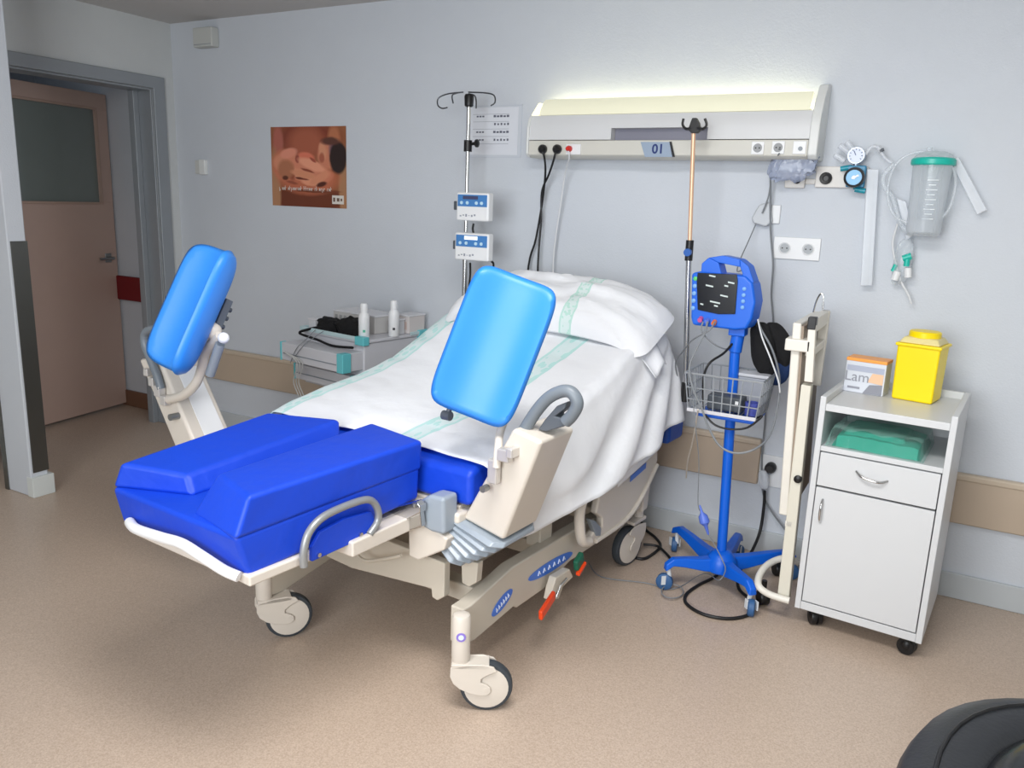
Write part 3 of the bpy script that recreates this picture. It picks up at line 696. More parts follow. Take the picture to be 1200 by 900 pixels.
# plugs and cables into the unit
def plug_cord(plugs, path, m_p, m_c, r, name, label, cat, group=None, pr=.02):
    root = empty(name, path[-1], label, cat, group)
    c = V3(plugs)
    obj('plug', MB().lathe([(pr*.9,0),(pr,.004),(pr,.016),(pr*.7,.028),(pr*.35,.034)], c, (0,-1,0), 20), m_p, root)
    obj('cable', MB().tube(smoothpath([c+V3((0,-.022,-.004))]+path), r, 8), m_c, root); return root
yy = y_
plug_cord(W(637,175,Y=yy), [W(638,185,Y=-.17), W(639,205,Y=-.1), W(635,240,Y=-.05), W(628,280,Y=-.04), W(618,325,Y=-.04), V3((2.50,-.04,.55)), V3((2.48,-.03,.30)), V3((2.44,-.05,.008)), V3((2.30,-.10,.008))], black, cable_b, .005, 'power_lead', 'black power cord plugged in at the far left of the wall unit', 'power cord')
plug_cord(W(654,175,Y=yy), [W(649,187,Y=-.17), W(643,205,Y=-.1), W(635,225,Y=-.06), W(634,260,Y=-.05), W(630,325,Y=-.05), V3((2.58,-.05,.55)), V3((2.56,-.05,.30)), V3((2.58,-.08,.008)), V3((2.5,-.16,.008))], black, cable_b, .005, 'power_lead', 'black power cord plugged in second from the left of the wall unit', 'power cord')
plug_cord(c2, [W(667,185,Y=-.16), W(662,205,Y=-.08), W(657,240,Y=-.05), W(651,280,Y=-.04), W(648,325,Y=-.04), V3((2.66,-.04,.6)), V3((2.68,-.05,.008)), V3((2.72,-.14,.008))], redp, cable_w, .004, 'nurse_call_cord', 'white cord with red plug hanging from the wall unit', 'call cord', pr=.013)

# ------------------------------------------------------------------ poster, notice, small wall fittings
def wall_quad(px, y=0., th=-.003): return [W(a,b,Y=y) for a,b in px]
P0, P1 = W(317,149,Y=0), W(407.5,245,Y=0)
x0, x1 = .795, 1.342; z1_, z0_ = 1.838, 1.408
def poster_mat():
    m = bpy.data.materials.new('poster_print'); m.use_nodes = True; nt = m.node_tree; p = nt.nodes['Principled BSDF']; p.inputs['Roughness'].default_value = .35
    tc = nt.nodes.new('ShaderNodeTexCoord'); sp = nt.nodes.new('ShaderNodeSeparateXYZ'); nt.links.new(tc.outputs['Generated'], sp.inputs[0])
    nz = nt.nodes.new('ShaderNodeTexNoise'); nz.inputs['Scale'].default_value = 6; nt.links.new(tc.outputs['Generated'], nz.inputs['Vector'])
    def mth(op, a, b=0, c=None):
        n = nt.nodes.new('ShaderNodeMath'); n.operation = op
        for i, q in enumerate((a, b) if c is None else (a, b, c)):
            if isinstance(q, (int, float)): n.inputs[i].default_value = q
            else: nt.links.new(q, n.inputs[i])
        return n.outputs[0]
    X = mth('ADD', sp.outputs['X'], mth('MULTIPLY', mth('SUBTRACT', nz.outputs['Fac'], .5), .03)); Z = mth('ADD', sp.outputs['Z'], mth('MULTIPLY', mth('SUBTRACT', nz.outputs['Fac'], .5), .03))
    def el(cx, cz, rx, rz, soft=.25, rot=0):
        dx = mth('SUBTRACT', X, cx); dz = mth('SUBTRACT', Z, cz)
        c_, s_ = math.cos(rot), math.sin(rot)
        a = mth('ADD', mth('MULTIPLY', dx, c_), mth('MULTIPLY', dz, s_)); b = mth('SUBTRACT', mth('MULTIPLY', dz, c_), mth('MULTIPLY', dx, s_))
        d = mth('ADD', mth('POWER', mth('ABSOLUTE', mth('DIVIDE', a, rx)), 2), mth('POWER', mth('ABSOLUTE', mth('DIVIDE', b, rz)), 2))
        mr = nt.nodes.new('ShaderNodeMapRange'); mr.inputs['From Min'].default_value = 1+soft; mr.inputs['From Max'].default_value = 1-soft; mr.clamp = True
        nt.links.new(d, mr.inputs['Value']); return mr.outputs[0]
    cur = None
    def over(fac, col):
        nonlocal cur
        mx = nt.nodes.new('ShaderNodeMix'); mx.data_type = 'RGBA'; nt.links.new(fac, mx.inputs['Factor'])
        if cur is None: mx.inputs['A'].default_value = lin((150, 92, 58))
        else: nt.links.new(cur, mx.inputs['A'])
        mx.inputs['B'].default_value = lin(col); cur = mx.outputs['Result']
    for e, col in (((.5,.86,.42,.22,.5),(128,58,38)), ((.48,.80,.24,.20,.6),(168,92,66)), ((.5,.1,.5,.16,.2),(110,52,26)),
                   ((.10,.82,.07,.2,.5),(176,100,84)), ((.85,.85,.08,.16,.5),(182,112,76)), ((.04,.2,.08,.5,.4),(178,128,92)), ((.97,.3,.07,.4,.4),(172,124,88)),
                   ((.5,.36,.40,.20,.35),(190,106,74)), ((.20,.52,.20,.20,.25),(198,118,86)), ((.13,.55,.10,.10,.4),(214,140,108)),
                   ((.42,.50,.26,.13,.3,-.3),(214,134,104)), ((.52,.58,.12,.06,.4,-.5),(196,104,78)), ((.40,.40,.22,.07,.4,-.25),(222,146,114)), ((.68,.36,.16,.08,.4,.4),(208,126,96)), ((.55,.32,.14,.05,.4),(226,152,118)), ((.27,.42,.05,.09,.5,.3),(150,76,50)), ((.5,.46,.09,.015,.5,-.3),(146,70,48)), ((.42,.35,.09,.012,.5,-.1),(140,66,46)),
                   ((.28,.30,.08,.02,.5,-.2),(150,78,54)),
                   ((.24,.67,.12,.06,.4,.25),(224,144,118)), ((.48,.63,.11,.055,.4,-.2),(220,120,92)), ((.36,.60,.03,.05,.5),(150,70,56)),
                   ((.56,.53,.20,.06,.4,-.35),(232,156,124)), ((.20,.47,.11,.12,.4,.2),(176,112,80)), ((.19,.36,.04,.03,.5),(96,46,26)), ((.44,.41,.17,.045,.4,-.2),(214,142,106)),
                   ((.66,.37,.15,.05,.4,.5),(218,142,108)), ((.68,.29,.07,.03,.5,.3),(84,36,20)), ((.57,.59,.05,.018,.5,-.6),(160,76,58)), ((.38,.36,.05,.015,.5,-.2),(110,50,32)),
                   ((.77,.66,.14,.18,.25),(206,128,98)), ((.70,.70,.05,.10,.5,.2),(214,146,112)), ((.84,.72,.06,.10,.6),(120,86,92)), ((.90,.62,.11,.20,.2),(44,26,22)), ((.80,.82,.12,.05,.5),(94,54,42)), ((.69,.62,.035,.06,.5),(170,92,68)), ((.62,.20,.30,.02,.3),(120,60,34))):
        over(el(*e), col)
    nt.links.new(cur, p.inputs['Base Color']); return m
po = empty('poster', (x0/2+x1/2, 0, z0_), 'unframed poster of a sleeping baby held in hands, on the back wall', 'poster')
obj('print', MB().hexa([(x0,-.003,z0_),(x1,-.003,z0_),(x1,-.0005,z0_),(x0,-.0005,z0_),(x0,-.003,z1_),(x1,-.003,z1_),(x1,-.0005,z1_),(x0,-.0005,z1_)]), poster_mat(), po, smooth=False)
m = MB(); rc = random.Random(3); xx = x0+.055
for wl in (1, 3, 9, 6, 2, 4, 3):
    for k in range(wl):
        w_ = .010+.003*rc.random(); hgt = rc.choice((.014,.016,.024)); dz_ = -.008 if rc.random() < .15 else 0
        zb = z0_+.088+dz_
        m.box((xx,-.0036,zb),(xx+.0030,-.0031,zb+hgt)).box((xx,-.0036,zb+.011+rc.choice((0,-.009))),(xx+w_-.003,-.0031,zb+.0145)); xx += w_
    xx += .011
obj('caption', m, mat('caption_white', (228, 218, 210), .5), po, smooth=False)
obj('logo_box', MB().box((x1-.10,-.0040,z0_+.022),(x1-.018,-.0031,z0_+.068)), mat('logo_white', (222, 216, 208), .5), po, smooth=False)
obj('logo_mark', MB().box((x1-.092,-.0044,z0_+.034),(x1-.078,-.0041,z0_+.056)).box((x1-.066,-.0044,z0_+.036),(x1-.048,-.0041,z0_+.054)).box((x1-.040,-.0044,z0_+.038),(x1-.028,-.0041,z0_+.052)), mat('logo_brown', (110, 84, 70), .5), po, smooth=False)
# notice in a clear sleeve
nx0, nx1, nz0, nz1 = 2.108, 2.388, 1.694, 1.912
no = empty('notice', ((nx0+nx1)/2, 0, nz0), 'white printed notice sheet taped to the wall behind the drip stand', 'notice')
obj('paper', MB().box((nx0,-.002,nz0),(nx1,-.0005,nz1)), mat('paper', (222, 225, 232), .5), no, smooth=False)
m = MB()
for k in range(5): m.box((nx0+.03,-.0026,nz1-.03-.034*k),(nx1-.05,-.0021,nz1-.0315-.034*k))
obj('ruled_line', m, mat('ink_grey', (150, 154, 165), .6), no, smooth=False)
m = MB()
for k in range(4):
    zz = nz1-.040-.036*k
    for j in range(5): m.box((nx1-.135+.018*j+.004*(k % 2),-.0028,zz-.005),(nx1-.122+.018*j,-.0022,zz+.005-.002*(j % 2)))
    if k != 1:
        for j in range(3): m.box((nx0+.05+.016*j,-.0028,zz-.004),(nx0+.061+.016*j,-.0022,zz+.003))
obj('printed_text', m, mat('ink_dark', (95, 98, 112), .6), no, smooth=False)
m = MB()
for a in ((nx0-.012,nx1+.02,nz0-.012,nz0-.008),(nx0-.012,nx1+.02,nz1+.006,nz1+.010),(nx0-.012,nx0-.008,nz0-.01,nz1+.01),(nx1+.016,nx1+.02,nz0-.01,nz1+.01)): m.box((a[0],-.003,a[2]),(a[1],-.0005,a[3]))
obj('clear_sleeve', m, mat('sleeve_edge', (206, 211, 220), .2), no, smooth=False)
# emergency light box and switch
a, b = W(226,33,Y=-.05), W(249,54,Y=-.05)
e = empty('wall_box', (.28, 0, 2.28), 'pale square box high on the wall near the ceiling corner', 'wall box')
obj('housing', MB().box((a.x,-.055,b.z),(b.x,0,a.z)), mat('box_offwhite', (196, 198, 194), .5), e, bevel=.006)
obj('seam', MB().box((a.x+.008,-.0565,b.z+.012),(b.x-.008,-.0545,b.z+.015)), gplast, e, smooth=False)
a, b = W(230,188,Y=0), W(244,204,Y=0)
e = empty('thermostat', ((a.x+b.x)/2, 0, b.z), 'small white two-part switch on the wall left of the poster', 'wall switch')
obj('plate', MB().box((a.x,-.012,b.z),((a.x+b.x)/2,0,a.z)), mat('switch_white', (205, 206, 202), .4), e, bevel=.003)
obj('rocker', MB().box(((a.x+b.x)/2,-.025,b.z-.004),(b.x,0,a.z+.004)), mat('switch_bright', (226, 228, 226), .4), e, bevel=.003)
# double wall outlet
def outlet(px0, px1, n, label, name='wall_outlet'):
    a, b = W(*px0,Y=0), W(*px1,Y=0); e = empty(name, ((a.x+b.x)/2, 0, b.z), label, 'wall outlet')
    obj('plate', MB().box((a.x,-.010,b.z),(b.x,0,a.z)), white, e, bevel=.003)
    for k in range(n):
        cx = a.x + (b.x-a.x)*(k+.5)/n; cz = (a.z+b.z)/2; r = min(.022, (a.z-b.z)*.3)
        w_ = obj('socket_well', MB().lathe([(r+.003,0),(r+.003,.002),(r,.003),(r-.002,.0005),(.001,.0005)], (cx,-.010,cz), (0,-1,0), 26), white, e)
        m = MB().cyl((cx,-.0108,cz),(cx,-.0118,cz), r-.003, n=24); obj('socket_face', m, mat('socket_face_grey', (172,176,180), .5), w_)  # flat grey disc set in the white socket well
        obj('socket_hole', MB().cyl((cx-.009,-.012,cz),(cx-.009,-.0124,cz),.003).cyl((cx+.009,-.012,cz),(cx+.009,-.0124,cz),.003), black, w_)
    return e
outlet((908,277),(960,306), 2, 'white double wall outlet with two round sockets left of the hoses')
lo = outlet((886,530),(916,572), 1, 'low white wall outlet with the black plug in the rail gap')

# ------------------------------------------------------------------ drip stand with two pumps (behind the bed, left)
ys = -.2; sx = W(547,230,Y=ys).x
st = empty('drip_stand', (sx, ys, 0), 'slim steel drip stand with wire hooks and two pumps, left of the bed head', 'drip stand')
topz_ = W(546,112,Y=ys).z
obj('pole', MB().cyl((sx,ys,.08),(sx,ys,1.3),.0125).cyl((sx,ys,1.25),(sx,ys,topz_),.0095), chrome, st)
obj('hub', MB().lathe([(.014,0),(.02,.005),(.022,.045),(.018,.055)], (sx,ys,topz_-.05)), black, st)
hm = mat('hook_steel', (95, 98, 102), .3, metal=.8)
for pts in (((543,108),(525,110),(514,115),(513,123),(518,127),(524,126)), ((543,108),(536,109),(530,112),(531,121)), ((549,108),(570,109),(579,112),(580,120),(575,124)), ((549,110),(556,112),(558,118),(558,127))):
    obj('hook', MB().tube(smoothpath([W(x,y,Y=ys-.01*i) for i,(x,y) in enumerate(pts)]), .0032, 8), hm, st)
cz = W(546,171,Y=ys).z
cl = obj('clamp', MB().cyl((sx,ys,cz-.025),(sx,ys,cz+.025),.019), black, st)
obj('knob', MB().cyl((sx+.015,ys,cz+.008),(sx+.045,ys,cz+.012),.007).lathe([(.012,0),(.018,.004),(.018,.012),(.010,.016)], (sx+.04,ys,cz+.011), (1,0,0), 12), black, cl)
m = MB()
for k in range(5):
    a = 2*PI*k/5+.3; d = V3((math.cos(a), math.sin(a), 0)) * (.17)
    m.tube([(sx,ys,.085), V3((sx,ys,.075))+d*.5, V3((sx,ys,.06))+d], .011, 8)
obj('leg', m, chrome, st)
for k in range(5):
    a = 2*PI*k/5+.3; d = V3((math.cos(a), math.sin(a), 0))*.17
    c = V3((sx,ys,.028))+d; ax = V3((-d.y,d.x,0)).normalized(); obj('wheel', MB().cyl(c-ax*.01, c+ax*.01, .028, n=20).cyl((c.x,c.y,.03),(c.x,c.y,.062),.006), black, st)
panel = mat('pump_panel', (70, 128, 190), .4)
for i, ((ax_, ay_), (bx_, by_)) in enumerate((((535,225),(572,260)), ((533,272),(572,307)))):
    a, b = W(ax_,ay_,Y=ys-.12), W(bx_,by_,Y=ys-.12)
    p = empty('infusion_pump', ((a.x+b.x)/2, ys-.06, b.z), ('white infusion pump with dark display, upper one on the drip stand', 'white infusion pump with lit display, lower one on the drip stand')[i], 'infusion pump', 'infusion pumps on the drip stand')
    obj('body', MB().box((a.x,ys-.12,b.z),(b.x,ys-.075,a.z)), white, p, bevel=.008)
    obj('control_panel', MB().box((a.x+.008,ys-.1225,a.z-.062),(b.x-.008,ys-.119,a.z-.010)), panel, p, bevel=.003)
    w_ = b.x-a.x
    if i: obj('display', MB().box((a.x+w_*.3,ys-.1245,a.z-.030),(a.x+w_*.68,ys-.122,a.z-.014)), mat('lit_display', (240,248,250), .4, emit=.6), p, smooth=False)
    else: obj('display', MB().box((a.x+w_*.22,ys-.1245,a.z-.030),(a.x+w_*.68,ys-.122,a.z-.016)), mat('dark_display', (70,72,104), .3), p, smooth=False)
    for fx in (.18, .36, .64, .80): obj('button', MB().cyl((a.x+w_*fx,ys-.122,a.z-.046),(a.x+w_*fx,ys-.126,a.z-.046),.0075,n=14), mat('button_pale', (190,222,240), .4), p)
    m = MB()
    for k in range(6): m.box((a.x+.02+.015*k,ys-.1207,b.z+.018+.004*(k%2)),(a.x+.029+.015*k,ys-.1197,b.z+.024+.003*(k%3)))
    obj('lettering', m, mat('print_grey', (150,155,165), .5), p, smooth=False)
    obj('pole_clamp', MB().box((sx-.022,ys-.078,a.z-.08),(sx+.022,ys+.016,a.z-.04)), gdark, p, bevel=.004)
e = obj('pump_cable', MB().tube(smoothpath([W(555,262,Y=ys-.03), W(554,268,Y=ys-.03), W(555,273,Y=ys-.03)]), .005), cable_b, st)
obj('pump_cable', MB().tube(smoothpath([W(571,302,Y=ys-.08), W(576,306,Y=ys-.07), W(578,318,Y=ys-.05), V3((2.36,-.2,.9)), V3((2.30,-.2,.6)), V3((2.27,-.2,.3)), V3((2.26,-.2,.09))]), .005), cable_b, st)
obj('pump_cable', MB().tube(smoothpath([W(551,308,Y=ys-.03), W(551,322,Y=ys-.02), W(549,345,Y=ys-.012), W(548,390,Y=ys-.012)]), .005), cable_b, st)

# ------------------------------------------------------------------ second drip stand, bronze upper tube, right of the bed
y2 = -.3
A0 = V3((3.372, y2, .80)); A1 = W(808,292,Y=y2); A2 = W(813,150,Y=y2); base2 = V3((3.395, y2, .0))
base2 = W(803,462,Y=y2)
s2 = empty('drip_pole', base2, 'drip pole with copper coloured upper tube and black forked hook, left of the monitor', 'drip pole')
obj('lower_pole', MB().cyl(base2, A1+V3((0,0,-.03)), .0115), chrome, s2)
obj('socket_clamp', MB().cyl(base2-V3((0,0,.03)), base2+V3((0,0,.05)), .019).obox(base2+V3((-.055,0,-.005)), (.055,0,0), (0,.012,0), (0,0,.014)), black, s2, bevel=.003)
obj('upper_pole', MB().cyl(A1+V3((0,0,.0)), A2, .0085), mat('copper_tube', (232, 190, 158), .35, metal=.35), s2)
obj('lock_collar', MB().cyl(A1-V3((0,0,.045)), A1+V3((-.001,0,.035)), .0155), black, s2)
obj('lock_button', MB().cyl(A1+V3((0,-.01,-.012)), A1+V3((0,-.028,-.012)), .015, n=16), mat('button_blue', (30, 90, 170), .4), s2)
hk = [(801,141),(801,147),(804,151),(808,150),(812,142),(815,137),(819,142),(822,150),(826,150),(828,146),(826,139)]
hk = [(801,139),(800,146),(804,151),(810,150)], [(826,139),(828,146),(824,151),(817,150)]
for q in hk: obj('hook', MB().tube(smoothpath([W(x,y,Y=y2-.012) for x,y in q]), .005, 8), black, s2)
obj('fork_head', MB().prism([W(x,y,Y=y2-.014) for x,y in ((806,152),(809,143),(811,138),(816,138),(819,144),(821,152),(817,156),(810,156))], (0,.022,0)), black, s2, bevel=.003)

# ------------------------------------------------------------------ vital signs monitor on blue rolling stand
hub = V3((3.628, -.44, 0))
rs = empty('rolling_stand', hub, 'bright blue five-legged rolling stand carrying the monitor', 'rolling stand')
pt_ = V3((3.60, -.44, .96))
obj('pole', MB().cyl(hub+V3((0,0,.08)), pt_, .019, n=22), blueS, rs)
m = MB().lathe([(.045,.07),(.06,.08),(.062,.12),(.04,.15),(.025,.16)], hub); obj('hub', m, blueS, rs)
feet = [(3.455,-.575), (3.375,-.215), (3.625,-.14), (3.855,-.21), (3.785,-.60)]
for i, (fx, fy) in enumerate(feet):
    f = V3((fx, fy, 0)); d = f-hub; d.z = 0; L_ = d.length; d.normalize(); sd = V3((-d.y, d.x, 0)); m = MB()
    sec = []
    for t, z, wd, hh in ((.02,.105,.034,.030),(.35,.105,.028,.024),(.7,.115,.022,.018),(.92,.118,.020,.015),(1.06,.095,.018,.014)):
        c = hub + d*(L_*t) + V3((0,0,z)); sec.append([c-sd*wd-V3((0,0,hh)), c+sd*wd-V3((0,0,hh)), c+sd*wd*.7+V3((0,0,hh)), c-sd*wd*.7+V3((0,0,hh))])
    for p_ in sec: m.v += p_
    for k in range(4):
        a = 4*k; m.f += [(a,a+1,a+5,a+4),(a+1,a+2,a+6,a+5),(a+2,a+3,a+7,a+6),(a+3,a,a+4,a+7)]
    m.f += [(3,2,1,0),(16,17,18,19)]
    lg = obj('leg', m, blueS, rs, bevel=.006)
    c = f + V3((0,0,.033)) + d*.01; ax = (sd*.8+d*.5).normalized()
    obj('caster_fork', MB().cyl(f+V3((0,0,.045))+d*-.01, f+V3((0,0,.1)), .009).obox(c+ax*.018+V3((0,0,.012)), d*.009, ax*.002, V3((0,0,.018))).obox(c-ax*.018+V3((0,0,.012)), d*.009, ax*.002, V3((0,0,.018))), mat('fork_white', (212,216,220), .4), lg)
    obj('caster_wheel', MB().lathe([(.012,-.013),(.028,-.013),(.033,-.009),(.033,.009),(.028,.013),(.012,.013)], c, ax, 24), mat('caster_bluegrey', (50, 92, 140), .5), lg)
# basket tray
bz0, bz1 = .735, .88; bx0, bx1, by0, by1 = 3.475, 3.725, -.56, -.36
m = MB().box((3.50,-.54,.712),(3.72,-.36,.724)); obj('tray', m, blueS, rs, bevel=.004)
wm = mat('basket_wire', (172,178,184), .35, metal=.5); m = MB()
def wire(a, b, r=.0026): m.tube([a, b], r, 6)
for z in (bz0, bz0+.045, bz0+.09, bz1):
    ex = (z-bz0)*.12; c_ = [(bx0-ex,by0-ex,z),(bx1+ex,by0-ex,z),(bx1+ex,by1+ex,z),(bx0-ex,by1+ex,z)]
    for k in range(4): wire(c_[k], c_[(k+1) % 4], .0036 if z in (bz0, bz1) else .0024)
ex = .145*.12
for k in range(9):
    x = bx0+(bx1-bx0)*k/8; xx = bx0-ex+(bx1-bx0+2*ex)*k/8
    wire((x,by0,bz0),(xx,by0-ex,bz1)); wire((x,by1,bz0),(xx,by1+ex,bz1)); wire((x,by0,bz0),(x,by1,bz0), .0022)
for k in range(1,7):
    y = by0+(by1-by0)*k/7; yv = by0-ex+(by1-by0+2*ex)*k/7
    wire((bx0,y,bz0),(bx0-ex,yv,bz1)); wire((bx1,y,bz0),(bx1+ex,yv,bz1))
obj('basket', m, wm, rs)
obj('basket_rim', MB().obox(((bx0+bx1)/2, by0-.006, bz0+.004), (.128,0,0), (0,.003,0), (0,0,.007)), mat('rim_pale', (206,206,212), .4), rs, bevel=.002)
# contents of the basket
pb_ = empty('power_adapter', (3.60,-.49,.74), 'dark grey battery block lying in the wire basket of the rolling stand', 'power adapter')
obj('case', MB().box((3.535,-.53,.742),(3.665,-.45,.80)), mat('adapter_grey', (70,76,84), .5), pb_, bevel=.008)
obj('indicator_label', MB().box((3.64,-.5315,.775),(3.652,-.5298,.788)), white, pb_, smooth=False)
g_ = empty('printer_box', (3.65,-.40,.74), 'pale grey box standing upright at the back of the wire basket', 'box')
obj('case', MB().box((3.60,-.435,.742),(3.73,-.372,.865)), mat('box_greyblue', (150,154,164), .5), g_, bevel=.006)
obj('lid', MB().box((3.597,-.438,.865),(3.733,-.369,.878)), mat('box_lid', (196,198,204), .5), g_, bevel=.004)
g_ = obj('probe_cup', MB().lathe([(.020,0),(.024,.004),(.026,.05),(.022,.052),(.020,.01)], (3.70,-.52,.74), n=20), mat('cup_blue', (70,80,160), .4), label='small violet blue cup at the right end of the wire basket', cat='cup')
# monitor
mx0, mx1, mz0, mz1, my = 3.425, 3.662, 1.055, 1.305, -.50
mo = empty('vital_signs_monitor', ((mx0+mx1)/2, -.44, 1.03), 'blue portable vital signs monitor with carrying handle on the rolling stand', 'monitor')
def mon(u, v, y): return V3((mx0+(mx1-mx0)*u + (y-my)*.15, y, mz0 + (mz1-mz0)*v - .03*(u-.5)))
MP = lambda pts, y: [W(x, yy_, Y=my) + V3(((y-my)*.15, y-my, 0)) for x, yy_ in pts]
mcase = [(810,320),(820,318),(873,323),(882,332),(885,354),(881,374),(874,386),(860,387),(811,381),(809,372)]
m = MB().prism(MP(mcase, my), (.012,.085,0)); obj('case', m, monb, mo, bevel=.010, seg=3)
m = MB()
for q in ([(820,322),(821,309),(829,302),(841,308),(844,320),(844,324)], [(829,302),(846,299.5),(866,304),(866,313),(841,308)], [(866,304),(876,312),(882,330),(880,336),(868,326),(869,321),(866,313)]):
    m.prism(MP(q, my+.008), (.008,.055,0))
obj('carry_handle', m, monb, mo, bevel=.003)
obj('display_panel', MB().prism(MP([(818,319.5),(864,321.5),(865,330),(862,368),(842,368),(818,363),(817,330)], my-.002), (0,-.004,0)), mat('screen_black', (10,11,16), .25), mo, bevel=.002)
m = MB()
for u, v, w_ in ((.30,.70,.10),(.60,.66,.10),(.26,.55,.12),(.55,.60,.06),(.50,.45,.12),(.35,.33,.16),(.20,.26,.05),(.42,.28,.06)):
    m.prism([mon(u,v,my-.0088), mon(u+w_,v,my-.0088), mon(u+w_,v+.022,my-.0088), mon(u,v+.022,my-.0088)], (0,-.0006,0))
obj('printed_marks', m, mat('mark_pale', (196,208,206), .5), mo, smooth=False)
for k in range(5):
    c = mon(.075, .62-.11*k, my); obj('button', MB().lathe([(.008,0),(.008,.004),(.005,.006)], c, (0,-1,0), 14), mat('button_green', (90,200,110), .4) if k == 0 else mat('button_lightblue', (120,170,225), .4), mo)
for k in range(4):
    c = mon(.845, .62-.09*k, my); obj('button', MB().lathe([(.007,0),(.007,.004),(.004,.006)], c, (0,-1,0), 14), mat('button_lightblue', (120,170,225), .4), mo)
for u, cc in ((.22,(200,90,150)),(.33,(90,120,220)),(.44,(225,120,60))):
    c = mon(u,.055,my); obj('connector', MB().cyl(c+V3((0,.0,0)), c+V3((0,-.018,-.006)), .009, n=14), mat('conn_%d' % int(u*100), cc, .4), mo)
obj('mount', MB().box((3.575,-.47,1.02),(3.635,-.41,1.055)).cyl((3.600,-.44,.955),(3.606,-.44,1.03),.024), monb, mo, bevel=.004)
# leads from the monitor
def cord(name, pts, mat_, r, label, cat, group=None, k=6):
    return obj(name, MB().tube(smoothpath(pts, k), r, 8), mat_, label=label, cat=cat, group=group)
def WY(pts, y): return [W(a,b,Y=(y if isinstance(y, (int,float)) else y[i])) for i,(a,b) in enumerate(pts)]
cord('patient_lead', WY([(829,377),(826,390),(818,405),(808,430),(812,455),(822,478),(830,500),(843,522),(862,531),(885,526),(903,508),(912,470)], [-.52,-.54,-.56,-.58,-.6,-.6,-.6,-.6,-.6,-.58,-.5,-.44])+[W(913,440,Y=-.42), W(905,410,Y=-.42), W(893,388,Y=-.42), V3((3.672,-.42,1.07))], cable_g, .004, 'grey patient lead looping from the monitor under the wire basket', 'patient cable')
cord('sensor_lead', WY([(824,377),(822,388),(835,402),(850,409),(858,405)], [-.52,-.53,-.52,-.48,-.46]), cable_g, .003, 'short grey sensor lead sagging between monitor and basket back', 'sensor cable')
cord('sensor_cable', WY([(858,403),(848,414),(832,425),(825,440),(824,460)], [-.46,-.5,-.55,-.56,-.55])+[V3((3.53,-.54,.745))], cable_b, .0045, 'black cable running from the stand pole into the wire basket', 'sensor cable')
cord('patient_lead', WY([(838,377),(830,388),(812,398),(800,412),(792,424)], [-.52,-.55,-.5,-.4,-.33])+[V3((3.345,-.30,.80)), V3((3.37,-.285,.72))], cable_g, .003, 'thin grey lead crossing from the monitor towards the copper drip stand', 'patient cable')
cord('basket_strap', WY([(826,486),(838,498),(856,503),(876,501),(893,488)], -.57)+[V3((3.722,-.55,.74))], cable_b, .004, 'black cable sagging just below the blue basket tray', 'cable')
tb = empty('drip_tube', W(825,625,Y=-.50), 'thin tube with a violet filter hanging beside the blue pole', 'tube')
obj('tube', MB().tube(smoothpath(WY([(812,470),(815,500),(819,540),(818,590),(822,600)], [-.60,-.6,-.55,-.5,-.5])), .002, 6), cable_g, tb)
a, b = W(820,592,Y=-.5), W(830,626,Y=-.5); d = (b-a).normalized()
obj('filter', MB().lathe([(.003,0),(.006,.03),(.018,.045),(.020,.07),(.008,.085),(.004,.12)], a, d, 12), mat('filter_violet', (92,120,215), .35), tb)
obj('tube', MB().tube(smoothpath([b]+WY([(836,636),(846,655),(850,668),(842,680)], [-.5,-.51,-.55,-.6])+[W(825,672,Z=.006), W(790,690,Z=.005), W(756,683,Z=.005), W(705,676,Z=.005), W(690,660,Z=.005)]), .0022, 6), cable_g, tb)
cord('cream_tube', WY([(818,480),(815,500),(811,520),(806,540),(804,560)], [-.60,-.5,-.4,-.3,-.2]), mat('tube_cream', (222,214,200), .4), .003, 'cream tube end hanging in front of the beige wall rail', 'tube')
cord('white_lead', [W(888,374,Y=-.44), W(893,395,Y=-.44), W(903,420,Y=-.46), W(912,446,Y=-.46), W(914,460,Y=-.45)], cable_w, .003, 'thin white lead falling across the black pressure cuff', 'lead')
# black cuff bag hanging behind the stand
cb_ = empty('pressure_cuff', W(900,450,Y=-.36), 'black and navy blood pressure cuff hanging behind the rolling stand', 'blood pressure cuff')
m = MB().blob(W(894,408,Y=-.385), (.050,0,-.02), (0,.028,0), (-.01,0,.095), 20, 14, e=.85, amp=.25, fr=2, seed=3).blob(W(911,404,Y=-.36), (.060,0,-.045), (0,.026,0), (.012,0,.062), 20, 12, e=.8, amp=.25, fr=2, seed=5)
obj('cuff', m, blackcloth, cb_, sub=1)
m = MB().blob(W(908,434,Y=-.355), (.06,0,-.0), (0,.018,0), (.015,0,.055), 18, 12, e=.6, amp=.2, fr=2, seed=8)
obj('cuff_lining', m, mat('navy_cloth', (16, 44, 88), .85, bump=.3, bscale=60), cb_, sub=1)
obj('strap', MB().tube([W(886,372,Y=-.395), W(887,388,Y=-.39)], .005), black, cb_)

